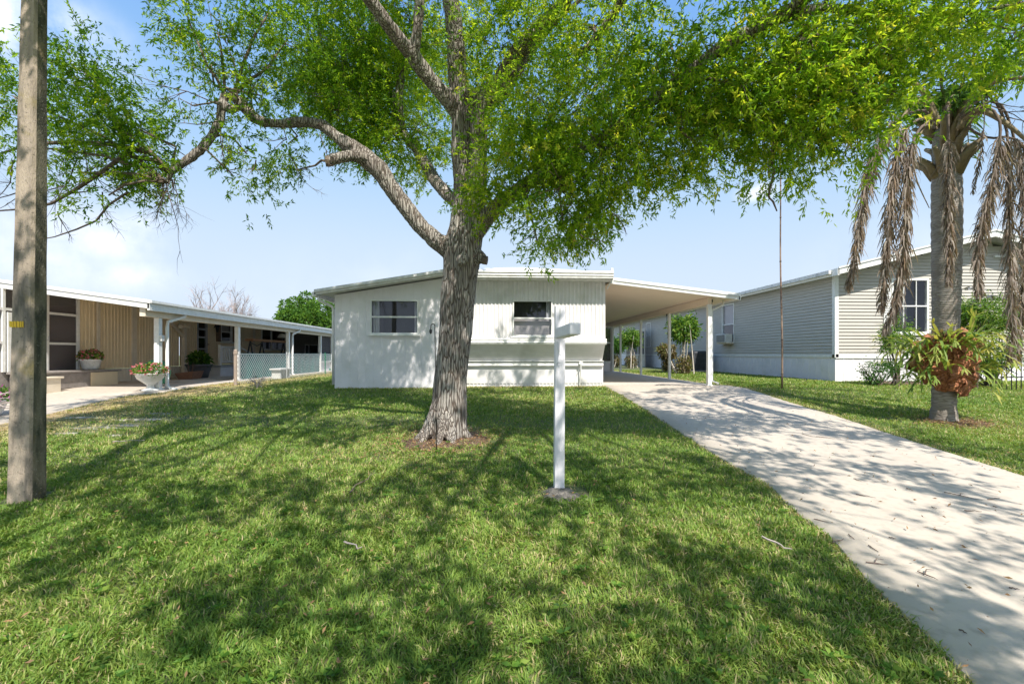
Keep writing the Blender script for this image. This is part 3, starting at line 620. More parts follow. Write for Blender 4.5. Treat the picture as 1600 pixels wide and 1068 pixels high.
mb = MB(); x, y = PX + .42, PY[0] + .05; mb.tube([(x, y, cz(x) - .02), (x, y, cz(x) - .14), (x - .32, y, cz(x) - .3), (x - .32, y, 2.2), (x - .32, y, .68), (x - .15, y - .05, .6)], .03, 8); mb.build('downspout', 'white_trim', house, smooth=True)
# screened room at the back of the carport
YS = PY[-1] + .1; ps = PL('Y', YS, -1); mb = MB()
for a in (XR + .3, 4.2, 5.1, PX - .05): ps.box(mb, a - .04, a + .04, 0, .05, G0, 2.72)
for z in (1.02, 1.95, 2.72): ps.box(mb, XR, PX, .001, .048, z - .035, z + .035)
mb.build('screen_frame', 'white_trim', house)
ps.box(MB(), XR, PX, -.02, -.015, 1.02, 2.72).build('screen', 'insect_screen', house)
ps.box(MB(), XR, PX, -.03, .01, G0, 1.0).build('knee_wall', 'white_wall', house)
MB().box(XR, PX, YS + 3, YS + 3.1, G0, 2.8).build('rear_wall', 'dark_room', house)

# ================================================================== GREY HOUSE (right)
gh = empty('grey_house', (15, 20, .6), 'grey lap sided house with white skirting behind the palm', 'house')
XG = 10.75; YG = 13.7; GB = .6; GS = 1.36; GT = 3.88
pg = PL('X', XG, -1); pf = PL('Y', YG, -1)
def hol(p0, p1, q0, q1): 
    y0, y1 = onX(p1, XG), onX(p0, XG); pm = (p0 + p1) / 2; return (min(y0, y1), max(y0, y1), onX(pm, XG, q1), onX(pm, XG, q0))
hs = [hol(1129, 1148, 475, 536), hol(1074.5, 1087, 488, 539), hol(1010, 1017.5, 504, 542)]
sidewall(pg, YG, 29, GS, GT, hs).build('side_wall', 'grey_siding', gh)
sidewall(pg, 29, 40, GS, GT, []).build('side_wall', 'grey_siding', gh)
ribwall(pg, YG, 40, .5, GS - .05, [], .3, .008, .85).build('side_skirting', 'white_wall', gh)
pg.box(MB(), YG, 40, 0, .03, GS - .06, GS + .03).build('trim_band', 'white_trim', gh)
for i, h in enumerate(hs): window(gh, pg, *h, .05, (.48,), blind=(.5, 1) if i == 0 else (0, 1) if i == 1 else None, sill=False, depth=.4)
RX, RZ = 15.4, 5.0                          # ridge
def gtop(x): return GT + (RZ - GT) * (1 - abs(x - RX) / (RX - XG))
fx0, fx1 = onY(1392, YG), onY(1450, YG); fz0, fz1 = onY(1420, YG, 521), onY(1420, YG, 435)
w2 = (onY(1592, YG), onY(1592, YG) + 1.3, onY(1600, YG, 516), onY(1600, YG, 436))
def clip(z):
    if z < GT: return (XG + .002, 20.05)
    t = (z - GT) / (RZ - GT); return (XG + (RX - XG) * t, 20.05 - (20.05 - RX) * t)
sidewall(pf, XG + .002, 20.05, GS, RZ, [(fx0, fx1, fz0, fz1), w2], clip=clip).build('front_wall', 'grey_siding', gh)
MB().prism([(XG, YG + .9, GS), (20.05, YG + .9, GS), (20.05, YG + .9, GT), (RX, YG + .9, RZ), (XG, YG + .9, GT)], (0, .01, 0)).build('inner_wall', 'dark_room', gh)
ribwall(pf, XG, 20.05, .5, GS - .05, [], .3, .008, .85).build('front_skirting', 'white_wall', gh)
pf.box(MB(), XG, 20.05, 0, .03, GS - .09, GS + .04).build('trim_band', 'white_trim', gh)
mb = MB(); mb.box(XG - .03, XG + .09, YG - .03, YG + .09, GS - .06, GT + .02); mb.build('corner_trim', 'white_trim', gh)
for a in ((fx0, fx1, fz0, fz1), w2): window(gh, pf, *a, .06, (.5,), (.33, .67), blind=None, curt=[(.0, .1, 'curtain')], depth=.5, gl='window_glass')
# shutter beside the front window
mb = MB(); sx = onY(1385, YG); pf.box(mb, sx - .12, sx + .12, .02, .045, fz0, fz1)
for k in range(22): z = fz0 + .05 + k * (fz1 - fz0 - .1) / 22; pf.box(mb, sx - .09, sx + .09, .045, .06, z, z + .035)
mb.build('shutter', 'white_trim', gh)
# roof
mb = MB(); s = (RZ - GT) / (RX - XG); xe = XG - .32; ze = GT - .32 * s + .05
mb.prism([(xe, YG - .52, ze), (RX, YG - .52, RZ + .05), (20.4, YG - .52, ze), (20.4, YG - .52, ze + .12), (RX, YG - .52, RZ + .2), (xe, YG - .52, ze + .12)], (0, 27, 0)); mb.build('roof', 'grey_roof', gh)
mb = MB()
for sx_, xx in ((1, xe), (-1, 20.4)):
    for (lo, hi, y) in ((-.06, .11, YG - .54), (.113, .16, YG - .57)):
        mb.prism([(xx, y, ze + lo), (RX, y, RZ + .05 + lo), (RX, y, RZ + .05 + hi), (xx, y, ze + hi)], (0, .05, 0))
mb.box(xe - .02, xe + .03, YG - .54, 40.5, ze - .08, ze + .13); mb.build('fascia', 'white_trim', gh)
mb = MB(); mb.quad((xe + .03, YG - .32, ze - .02), (XG, YG - .32, ze - .02), (XG, 40, ze - .02), (xe + .03, 40, ze - .02)); mb.quad((xe, YG - .32, ze - .001), (RX, YG - .32, RZ + .049), (RX, YG, RZ + .049), (xe, YG, ze - .001)); mb.build('soffit', 'white_trim', gh)
mb = MB(); mb.box(xe - .12, xe - .02, YG - .3, 40, ze - .01, ze + .1); mb.build('gutter', 'roof_white', gh)
# light fitting high on the gable
mb = MB(); cx = onY(1560, YG); pf.box(mb, cx - .2, cx + .1, .02, .08, 4.46, 4.52); pf.box(mb, cx + .06, cx + .3, .02, .10, 4.36, 4.42); mb.build('gable_bracket', 'white_trim', gh)
# screened porch bay further back
yb0, yb1 = onX(1008, XG - .6), onX(979, XG - .6); pp = PL('X', XG - .6, -1); mb = MB()
for a in np.linspace(yb0, yb1, 4): pp.box(mb, a - .06, a + .06, 0, .04, .6, 3.1)
pp.box(mb, yb0, yb1, .001, .038, 2.9, 3.1); pp.box(mb, yb0, yb1, .001, .038, 1.3, 1.4); mb.build('porch_frame', 'grey_siding', gh)
pp.box(MB(), yb0, yb1, -.03, -.02, 1.3, 3.0).build('porch_screen', 'insect_screen', gh)
pp.box(MB(), yb0, yb1, -.04, -.01, .5, 1.3).build('porch_knee_wall', 'grey_siding', gh)
# window air conditioner sitting in the first side window
h = hs[0]; ac = empty('window_air_conditioner', (XG - .2, (h[0] + h[1]) / 2, h[2]), 'small white air conditioner in the grey house side window', 'air conditioner')
mb = MB(); pg.box(mb, h[0] + .12, h[1] - .08, .037, .36, h[2] + .03, h[2] + .40); mb.build('casing', 'unit_white', ac, bevel=.01)
mb = MB()
for k in range(7): pg.box(mb, h[0] + .18, h[1] - .14, .362, .372, h[2] + .07 + k * .045, h[2] + .095 + k * .045)
mb.build('grille', 'dark_metal', ac)
mb = MB(); pg.box(mb, h[0] + .05, h[1] - .03, .036, .3, h[2] - .03, h[2] + .025); mb.build('bracket', 'beige_trim', ac)
# condenser on the ground
cy = onX(1091, 10.0); cu = empty('heat_pump_unit', (10.0, cy, .57), 'dark slatted heat pump unit on the grass by the grey side wall', 'heat pump')
mb = MB(); mb.box(9.6, 10.4, cy - .42, cy + .42, .62, 1.52); mb.build('cabinet', 'dark_metal', cu, bevel=.02)
mb = MB(); [mb.box(9.585, 9.598, cy - .38, cy + .38, .7 + k * .06, .72 + k * .06) for k in range(13)]; [mb.box(9.65, 10.35, cy - .435, cy - .423, .7 + k * .06, .72 + k * .06) for k in range(13)]; mb.build('grille', 'black_iron', cu)
mb = MB(); mb.lathe((10.0, cy, 1.52), [(.34, 0), (.34, .03), (.3, .035), (.0, .036)], 20); mb.build('fan_guard', 'black_iron', cu)
mb = MB(); mb.box(9.5, 10.5, cy - .5, cy + .5, .5, .62); mb.build('pad', 'concrete_slab', cu)
eb = empty('electric_meter_box', (10.6, cy - 1.2, 1.2), 'white electric meter boxes and conduit beside the dark heat pump', 'meter box')
my = onX(1109, 10.7)
mb = MB(); mb.box(10.55, 10.74, my - .2, my + .2, 1.0, 1.55); mb.box(10.6, 10.74, my + .3, my + .5, .85, 1.25); mb.build('box', 'unit_white', eb, bevel=.008)
mb = MB(); mb.lathe((10.55, my, 1.4), [(.07, 0), (.07, .04), (0, .05)], 12); mb.build('meter', 'dark_metal', eb)
MB().tube([(10.66, my, 1.0), (10.66, my, .5)], .025, 8).build('conduit', 'grey_wall', eb); mb = MB(); mb.tube([(10.66, my + .4, .85), (10.5, my + .5, .6), (10.2, my + .9, .75)], .02, 8); mb.build('conduit', 'grey_wall', eb)

# ================================================================== BEIGE HOUSE (left)
lh = empty('beige_mobile_home', (-12, 20, .5), 'long beige mobile home with white posts along its side porch', 'mobile home')
XW = -11.1; XE = -7.87; pw = PL('X', XW, 1)
wY = lambda p: onX(p, XW); wZ = lambda p, q: onX(p, XW, q)
EB, ET = 2.42, 2.62
# ribbed wall pieces
segs = [(12.83, 16.8), (16.83, 26.3)]
dh = (wY(307), wY(323), .98, wZ(315, 500)); wh = (wY(344), wY(362), wZ(353, 534), wZ(353, 503)); wh2 = (wY(408), wY(447), wZ(428, 547), wZ(428, 512))
ribwall(pw, 12.83, 16.8, .98, 2.92, [], .12, .016, .7).build('side_wall', 'beige_wall', lh)
ribwall(pw, 16.83, 26.3, .98, 2.92, [dh, wh, wh2], .12, .016, .7).build('side_wall', 'beige_wall', lh)
ribwall(pw, 12.83, 26.3, .5, .97, [], .12, .008, .7).build('side_skirting', 'beige_trim', lh)
for p in (208, 396, 152): y = wY(p); h_ = .05 if p == 152 else .09; pw.box(MB(), y - h_, y + h_, .017, .045, .5, 2.9).build('wall_trim', 'beige_trim', lh)
mb = MB(); y = 16.9; pw.box(mb, y - .06, y + .06, .05, .16, .5, 2.5); mb.beam((XW + .11, y, 2.0), (XW + .11, y - .7, 2.5), .07); mb.build('wall_post', 'beige_trim', lh)
# storm door
d = window(lh, pw, dh[0], dh[1], dh[2], dh[3], .07, (.36, .62, .8), gl='dark_glass', sill=False, muntin=.03, name='storm_door', frame='grey_steps', depth=.3)
MB().tube([(XW + .06, dh[1] - .05, 1.78), (XW + .12, dh[1] - .05, 1.78), (XW + .12, dh[1] - .15, 1.78)], .015, 6).build('handle', 'black_iron', d)
w = window(lh, pw, wh[0], wh[1], wh[2], wh[3], .05, (.5,), blind=(.5, 1), sill=True, label='window with brown shutters')
for (a, b) in ((wh[0] - .32, wh[0] - .02), (wh[1] + .02, wh[1] + .32)): mb = MB(); pw.box(mb, a, b, .02, .045, wh[2], wh[3]); [pw.box(mb, a + .04, b - .04, .045, .055, wh[2] + .06 + k * .09, wh[2] + .12 + k * .09) for k in range(int((wh[3] - wh[2] - .1) / .09))]; mb.build('shutter', 'brown_paint', w)
window(lh, pw, wh2[0], wh2[1], wh2[2], wh2[3], .06, (), (.38,), gl='dark_glass', sill=False, muntin=.12)
# dark shed end wall with opening, past the beige part
ribwall(pw, 26.33, 34, .5, 2.75, [(wY(476), wY(497), .7, 1.45 + .55)], .5, .004, .9).build('rear_wall', 'grey_wall', lh)
window(lh, pw, wY(476), wY(497), .7, 2.0, .06, (), (.3,), gl='dark_glass', sill=False, muntin=.1, name='rear_window')
# wall lamps
for (p, q, nm, lb) in ((334, 512, 'wall_lantern', 'black carriage lantern'), (279, 508, 'flood_light', 'white twin flood light')):
    y = wY(p); z = wZ(p, q); mb = MB()
    if nm == 'wall_lantern':
        mb.lathe((XW + .14, y, z - .12), [(.03, -.06), (.05, 0), (.09, .18), (.1, .2), (.03, .3), (.0, .33)], 6); mb.tube([(XW + .01, y, z), (XW + .1, y, z + .2)], .015, 6); o = mb.build(nm, 'black_iron', lh)
        MB().lathe((XW + .14, y, z - .1), [(.045, 0), (.075, .14), (0, .15)], 6).build('lamp_glass', 'light_glass', o)
    else:
        mb.tube([(XW + .01, y, z), (XW + .06, y, z)], .07, 10); mb.tube([(XW + .05, y, z), (XW + .14, y - .1, z - .03), (XW + .2, y - .2, z - .06)], [.02, .05, .07], 10); mb.tube([(XW + .05, y, z), (XW + .14, y + .12, z - .02), (XW + .2, y + .24, z - .04)], [.02, .05, .07], 10); o = mb.build(nm, 'beige_trim', lh)
    o['label'] = lb
# screened porch at the near end
ys0 = wY(105); PW = PL('X', XW, 1); mb = MB()
zst = .99
for a in (7.0, 8.6, 10.2, 10.9, 11.93, 12.78): pw.box(mb, a - .03, a + .03, 0, .05, zst, 2.9)
for a0, a1 in ((7.0, 10.9), (11.93, 12.78)): pw.box(mb, a0, a1, .001, .048, 1.64, 1.70)
pw.box(mb, 7, 12.78, .001, .047, 2.40, 2.46); mb.build('porch_frame', 'white_trim', lh)
pw.box(MB(), 7, 12.78, -.03, -.025, zst, 2.9).build('porch_screen', 'insect_screen', lh)
mb = MB(); mb.box(XW - 2.2, XW - 2.1, 6, 12.9, .9, 2.9); mb.box(XW - 2.1, XW - .05, 12.80, 12.82, .5, 2.7); mb.build('porch_inner_wall', 'mauve_wall', lh)
mb = MB(); mb.box(XW - 2.1, XW, 6, 12.8, .5, .985); mb.build('porch_floor', 'stone_step', lh)
window(lh, PL('X', XW - 2.099, 1), 10.9, 12.3, 1.35, 2.35, .05, (.5,), gl='dark_glass', sill=False, depth=.002 + .06, name='inner_window')
# porch door
mb = MB(); a0, a1 = 10.95, 11.9
for (a, b, z0, z1) in ((a0, a0 + .09, zst, 2.36), (a1 - .09, a1, zst, 2.36), (a0 + .09, a1 - .09, 2.27, 2.36), (a0 + .09, a1 - .09, zst, 1.2), (a0 + .09, a1 - .09, 1.72, 1.77)): pw.box(mb, a, b, .052, .085, z0, z1)
dd = mb.build('screen_door', 'white_trim', lh); MB().tube([(XW + .09, a1 - .05, 1.75), (XW + .14, a1 - .05, 1.75), (XW + .14, a1 - .05, 1.85)], .012, 6).build('handle', 'galvanised', dd)
# step platform
mb = MB(); mb.box(XW + .06, XW + .62, 11.0, 13.35, gz(0, 12.5) + .01, .93); mb.box(XW + .02, XW + .68, 10.95, 13.4, .932, .985); mb.build('step_platform', 'stone_step', lh, bevel=.01)
mb = MB(); mb.box(XW + .3, XW + .9, 10.95, 11.33, gz(0, 11) + .01, .82); mb.box(XW + .28, XW + .93, 10.9, 11.38, .822, .87); mb.build('step_pillar', 'beige_trim', lh, bevel=.01)
mb = MB(); mb.box(XW + .63, XW + .65, 12.45, 13.3, gz(0, 12.5) + .02, .92); mb.build('step_facing', 'beige_wall', lh)
# roof: open side porch (front edge slopes up to the house) and the main roof nearer the road
RS = .138; zt_ = lambda x: 2.60 + (XE - x) * RS
for (nm, y0, y1, xa) in (('roof', 3.0, 10.86, -11.35), ('porch_roof', 10.9, 34.5, XE)):
    xr_ = -13.6; pr = [(xa, zt_(xa) - .10), (xr_, zt_(xr_) - .10), (-19, 2.45), (-19, 2.55), (xr_, zt_(xr_) + .02), (xa, zt_(xa) + .02)]
    mb = MB(); mb.prism([(x, y0, z) for x, z in pr], (0, y1 - y0, 0)); rf = mb.build(nm, 'roof_white', lh)
    mb = MB(); mb.box(xa - .02, xa + .03, y0 - .03, y1, zt_(xa) - .19, zt_(xa) - .02); mb.box(xa - .02, xa + .09, y0 - .04, y1 + .01, zt_(xa) - .018, zt_(xa) + .04); mb.build('eave_fascia', 'white_trim', rf)
    mb = MB(); mb.prism([(xa + .05, y0 - .05, zt_(xa) - .03), (xr_, y0 - .05, zt_(xr_) - .03), (xr_, y0 - .05, zt_(xr_) + .05), (xa + .05, y0 - .05, zt_(xa) + .05)], (0, .045, 0)); mb.prism([(xa + .02, y0 - .03, zt_(xa) - .15), (xr_, y0 - .03, zt_(xr_) - .15), (xr_, y0 - .03, zt_(xr_) - .035), (xa + .02, y0 - .03, zt_(xa) - .035)], (0, .025, 0)); mb.build('front_fascia', 'white_trim', rf)
    if xa == XE: mb = MB(); mb.quad((XE - .021, y0 + .01, zt_(XE) - .105), (XE - .021, y1, zt_(XE) - .105), (XW - 2.2, y1, zt_(XW - 2.2) - .105), (XW - 2.2, y0 + .01, zt_(XW - 2.2) - .105)); mb.build('ceiling', 'tan_ceiling', rf)
mb = MB(); mb.box(XE - .25, XE - .12, 10.95, 34, 2.28, 2.50); mb.build('porch_beam', 'beige_trim', lh)
mb = MB(); pr = [(XE - .05, 2.45), (-13.6, 3.4), (XW - 2, 2.45)]; MB().prism([(x, 34.3, z) for x, z in [(-8, .5), (-19, .5), (-19, 2.5), (-13.6, 3.4), (-8, 2.5)]], (0, .1, 0)).build('end_wall', 'grey_wall', lh)
XP = -8.08; LPY = [onX(p, XP) for p in (247, 371, 450, 500)] + [26.0, 29.6, 33.2]
for y in LPY:
    s = .06; mb = MB(); mb.box(XP - s, XP + s, y - s, y + s, gz(0, y) + .02, 2.278); mb.box(XP - s - .03, XP + s + .03, y - s - .03, y + s + .03, gz(0, y) + .02, gz(0, y) + .05); mb.build('porch_post', 'white_trim', lh, bevel=.006)
for y in (LPY[0] + .18, LPY[2] + .2):
    mb = MB(); mb.tube([(XE - .02, y + .55, 2.46), (XE - .04, y + .5, 2.36), (XP + .08, y + .04, 2.2), (XP + .09, y, 2.05), (XP + .09, y, .62), (XP + .2, y - .02, .54), (XP + .34, y - .05, .53)], .04, 8); mb.build('downspout', 'white_trim', lh, smooth=True)
MB().box(XP + .06, XP + .12, LPY[0] - .05, LPY[0] + .05, 1.72, 1.86).build('outlet_box', 'unit_white', lh)
# screened bay beyond the fourth post
pq = PL('X', XP, 1); ya = LPY[3] + .07; mb = MB()
for a in (ya + 1.4, 26.0 + .2, 28, 31): pq.box(mb, a - .04, a + .04, 0, .05, .5, 2.28)
pq.box(mb, ya, 34, .001, .049, 1.0, 1.07); mb.build('bay_frame', 'white_trim', lh)
pq.box(MB(), ya, 34, -.03, -.025, 1.05, 2.28).build('bay_screen', 'insect_screen', lh); pq.box(MB(), ya, 34, -.05, -.02, .5, 1.0).build('bay_knee_wall', 'white_wall', lh)
pq.box(MB(), ya + 1.2, ya + 1.6, -.015, .03, .56, .68).build('wall_vent', 'green_plastic', lh)
# teal cloth between the posts
tl = empty('privacy_cloth', (XP, 18, .5), 'teal privacy cloth hung between the white porch posts', 'privacy screen')
mb = MB()
for (a, b) in ((LPY[1] + .07, LPY[2] - .07), (LPY[2] + .07, LPY[3] - .07), (ya, 33)):
    k = 26; z0 = .58 if b < 23 else 1.075
    for i in range(k):
        u0 = a + (b - a) * i / k; u1 = a + (b - a) * (i + 1) / k; f_ = lambda i: XP - .012 + .02 * math.sin(i * 1.3)
        g_ = .055 if b > 23 else 0
        mb.quad((f_(i) + g_, u0, z0), (f_(i + 1) + g_, u1, z0), (f_(i + 1) + g_, u1, 1.43), (f_(i) + g_, u0, 1.43))
tlm = mb.build('cloth', 'teal_cloth', tl)
# entry steps with railing
ex = empty('entry_steps', (-10.4, 19.0, .57), 'grey painted entry steps with white picket railing by the storm door', 'steps')
y0, y1 = wY(328), wY(356)
mb = MB(); mb.box(XW + .03, XW + 1.15, 17.3, 18.7, .57, .93); mb.box(XW + .03, XW + 1.15, 18.702, 19.15, .57, .80); mb.box(XW + .03, XW + 1.15, 19.152, 19.6, .57, .68); mb.build('base', 'white_wall', ex)
mb = MB(); mb.box(XW + .03, XW + 1.2, 17.25, 18.75, .931, .98); mb.box(XW + .03, XW + 1.2, 18.752, 19.2, .801, .85); mb.box(XW + .03, XW + 1.2, 19.202, 19.65, .681, .73); mb.build('treads', 'grey_steps', ex)
mb = MB(); X = XW + 1.1
for y in (18.65, 20.0): mb.box(X - .04, X + .04, y - .04, y + .04, .6, 1.75 if y < 19 else 1.4)
for y in (17.35,): mb.box(X - .04, X + .04, y - .04, y + .04, .985, 1.75)
mb.box(X - .03, X + .03, 17.4, 18.6, 1.64, 1.70); mb.box(X - .03, X + .03, 17.4, 18.6, 1.08, 1.13)
for k in range(8): y = 17.5 + k * .145; mb.box(X - .02, X + .02, y - .03, y + .03, 1.131, 1.639)
mb.beam((X, 18.7, 1.67), (X, 19.95, 1.3), .05); mb.beam((X, 18.7, 1.1), (X, 19.95, .78), .05); mb.build('railing', 'white_trim', ex)

# ---------------------------------------------------------------- chain link fence
XF = -7.0; fy = [onX(368, XF), onX(448, XF), onX(508, XF), 22.4, 26.0]
fe = empty('chain_link_fence', (XF, 15, .5), 'low chain link fence running back beside the beige mobile home', 'fence')
for i, y in enumerate(fy):
    mb = MB(); r = .045 if i == 0 else .022; top = (1.5 if i == 0 else 1.44)
    mb.tube([(XF, y, gz(0, y) - .02), (XF, y, top), (XF, y, top + .03)], [r, r, r * .6], 10)
    if i == 0: mb.tube([(XF, y, top - .1), (XF, y, top - .04)], .058, 10)
    mb.build('fence_post', 'wood_post' if i == 0 else ('galvanised' if i != 2 else 'green_plastic'), fe)
mb = MB(); mb.tube([(XF, fy[0] + .05, 1.40), (XF, fy[-1], 1.40)], .006, 6); mb.build('top_wire', 'galvanised', fe)
mb = MB(); zb_, zt_ = .57, 1.41; H = zt_ - zb_; st = .12; y = fy[0] - H
def wire(a, za, b, zb2):
    lo, hi = fy[0] + .05, fy[-1]
    if b <= lo or a >= hi: return
    if a < lo: za = za + (zb2 - za) * (lo - a) / (b - a); a = lo
    if b > hi: zb2 = za + (zb2 - za) * (hi - a) / (b - a); b = hi
    if b - a < .005: return
    mb.beam((XF, a, za), (XF, b, zb2), .006)
while y < fy[-1]: wire(y, zb_, y + H, zt_); wire(y, zt_, y + H, zb_); y += st
mb.build('chain_link', 'galvanised', fe)

# ---------------------------------------------------------------- small things on the left
def foliage(name, parent, m, c, r, n, L, Wd, out=.6, droop=.15, shell=.2, rnd=None):
    P = ball(n, c, r, shell); Dv = unit((P - np.array(c)) / np.array(r)) * out + rng.normal(size=(n, 3)) * .5 + np.array([0, 0, .25])
    return leafobj(name, P, Dv, L * (.6 + .8 * rng.random(n)), Wd * (.6 + .8 * rng.random(n)), m, parent, rnd, droop)
def bowl(base, s, style, label, cat='planter', flower='pink_flower', leafm='shrub_leaf', sp=1.0):
    e = empty('flower_planter', base, label, cat)
    mb = MB()
    if style == 'urn': mb.lathe(base, [(.17 * s, 0), (.17 * s, .035), (.08 * s, .07), (.065 * s, .14), (.12 * s, .19), (.25 * s, .30), (.29 * s, .40), (.31 * s, .42), (.29 * s, .425), (.24 * s, .38), (0, .36)], 32, .035); top = .40
    else: mb.lathe(base, [(.17 * s, 0), (.20 * s, .05), (.26 * s, .24), (.29 * s, .25), (.29 * s, .28), (.26 * s, .28), (.24 * s, .24), (0, .23)], 28, .012); top = .26
    mb.build('bowl', 'planter_white', e, smooth=True)
    c = (base[0], base[1], base[2] + top + .10)
    foliage('leaves', e, leafm, c, (.30 * s * sp, .30 * s * sp, .16), 650, .07, .04)
    P = ball(110, c, (.34 * s * sp, .34 * s * sp, .19), .85); P[:, 2] = np.maximum(P[:, 2], c[2] - .08)
    PP = np.repeat(P, 5, 0); Dv = rng.normal(size=PP.shape); leafobj('flowers', PP, Dv, np.full(len(PP), .032), np.full(len(PP), .026), flower, e)
    return e
p = at(148, 579, 12.7); bowl((XW + .38, 12.75, .985), .85, 'bowl', 'round white bowl planter of pink flowers on the porch step')
p = ground(229, 613); bowl((p.x, p.y + .12, gz(0, p.y) + .025), 1.0, 'urn', 'white fluted pedestal urn with red flowers beside the downspout', leafm='shrub_leaf', sp=1.15)
bowl((-8.6, 8.15, gz(0, 8.15) + .02), 1.1, 'bowl', 'white bowl planter with purple flowers behind the concrete utility pole', flower='purple_flower')
# spiky plant at the very left
p = Vector((-8.35, 7.75, gz(0, 7.75) + .01)); e = empty('spiky_plant', p, 'grey arching spiky plant at the left edge by the purple flowers', 'plant')
mb = MB()
for k in range(34):
    a = rng.random() * 6.28; L = .7 + .5 * rng.random(); el = .5 + .9 * rng.random(); pts = []
    for t in np.linspace(0, 1, 7): rr = L * t * math.cos(el) * 1.0; pts.append((p.x + rr * math.cos(a), p.y + rr * math.sin(a), p.z + .08 + L * t * math.sin(el) - .55 * t * t * L))
    mb.tube(pts, [.011, .012, .010, .009, .007, .005, .001], 4)
mb.build('leaves', 'bare_twig', e)
# dark pot with leafy plant
y = wY(312) - .1; b = (XW + 1.0, onX(311, XW + 1.0), .57); e = empty('potted_plant', b, 'dark round pot with broad green leaves beside the entry steps', 'potted plant')
MB().lathe(b, [(.26, 0), (.34, .3), (.38, .42), (.41, .43), (.41, .48), (.36, .48), (.34, .42), (0, .42)], 24).build('pot', 'pot_dark', e, smooth=True)
foliage('leaves', e, 'dark_leaf', (b[0], b[1], b[2] + .62), (.27, .27, .22), 300, .18, .07, out=1.0, droop=.35)
foliage('leaves', e, 'shrub_leaf', (b[0], b[1], b[2] + .68), (.25, .25, .2), 160, .17, .06, out=1.0, droop=.3)
b = (XW + 1.1, onX(297, XW + 1.1), .57); e = empty('clay_pot', b, 'tipped terracotta pot on the porch floor beside the dark planter', 'pot')
mb = MB(); mb.hexa([(b[0] - .25, b[1] - .2, b[2]), (b[0] + .2, b[1] - .2, b[2]), (b[0] + .2, b[1] + .25, b[2]), (b[0] - .25, b[1] + .25, b[2]), (b[0] - .32, b[1] - .3, b[2] + .2), (b[0] + .28, b[1] - .3, b[2] + .27), (b[0] + .28, b[1] + .3, b[2] + .27), (b[0] - .32, b[1] + .3, b[2] + .2)]); mb.build('body', 'terracotta', e, bevel=.02)
mb = MB(); [mb.beam((b[0], b[1] + o, b[2] + .1), (b[0] + dx_, b[1] + o * 1.6, b[2] + h_), .015) for o, dx_, h_ in ((0, -.1, .75), (.05, .05, .55), (-.08, .02, .6), (.0, .15, .5))]; mb.build('stem', 'twig_bark', e)
# green disc (hose reel lid)
b = (XP - .5, LPY[0] + .65, .57); e = empty('hose_reel', b, 'round green garden hose reel behind the nearest porch post', 'hose reel')
mb = MB(); mb.tube([(b[0], b[1] - .05, b[2] + .36), (b[0], b[1] + .05, b[2] + .36)], .33, 28); mb.build('disc', 'green_plastic', e)
mb = MB(); mb.tube([(b[0], b[1] - .12, b[2] + .36), (b[0], b[1] + .12, b[2] + .36)], .07, 16); mb.beam((b[0] - .2, b[1] + .09, b[2]), (b[0], b[1] + .09, b[2] + .36), .03); mb.beam((b[0] + .2, b[1] + .09, b[2]), (b[0], b[1] + .09, b[2] + .36), .03); mb.build('hub', 'dark_metal', e)
# plank on black stand
X = -9.2; a0, a1 = onX(389, X), onX(446, X); z = 1.4 + (553 - 533) / F * a0
e = empty('plank_stand', (X, (a0 + a1) / 2, .57), 'orange brown plank laid across a black metal stand on the porch', 'stand')
MB().box(X - .15, X + .15, a0, a1, z, z + .09).build('plank', 'orange_wood', e, bevel=.01)
for a in (a0 + .1, a0 + 1.0, a1 - .2): mb = MB(); mb.beam((X - .25, a - .05, .57), (X, a, z), .04); mb.beam((X + .25, a - .05, .57), (X, a, z), .04); mb.build('leg', 'black_iron', e)
mb = MB(); mb.tube([(X, a0 + .1, z - .05), (X, a0 + .6, z - .18), (X, a0 + 1.0, z - .05)], .015, 6); mb.build('brace', 'black_iron', e)
c = (X, onX(441, X), z + .1); e = empty('work_lamp', c, 'small white clamp lamp standing on the orange plank', 'lamp')
MB().lathe(c, [(.18, .12), (.2, .14), (.12, .28), (0, .3)], 16).build('lamp_shade', 'unit_white', e); MB().tube([c, (c[0], c[1], c[2] + .2)], .03, 8).build('stem', 'dark_metal', e)
# small white bench
p = ground(439, 596); p.x = -7.35; e = empty('garden_bench', p, 'small white garden bench behind the chain link fence', 'bench')
y = onX(439, -7.35); p = Vector((-7.35, y, gz(0, y)))
mb = MB(); mb.box(p.x - .2, p.x + .2, y - .45, y + .45, p.z + .30, p.z + .35); mb.build('seat', 'unit_white', e, bevel=.01)
for sy in (-.33, .33): mb = MB(); mb.box(p.x - .15, p.x + .15, y + sy - .04, y + sy + .04, p.z, p.z + .298); mb.build('leg', 'unit_white', e)
# dry weed by the fence
p = ground(402, 606); e = empty('dry_weed', p, 'small grey dry weed clump growing by the fence foot', 'plant')
mb = MB()
for k in range(40): a = rng.random() * 6.28; L = .2 + .2 * rng.random(); mb.tube([p, p + Vector((math.cos(a) * L * .3, math.sin(a) * L * .3, L * .6)), p + Vector((math.cos(a) * L * .7, math.sin(a) * L * .7, L * .9))], [.004, .003, .001], 3)
mb.build('stems', 'bare_twig', e); foliage('leaves', e, 'silver_leaf', (p.x, p.y, p.z + .15), (.2, .2, .15), 160, .05, .02)

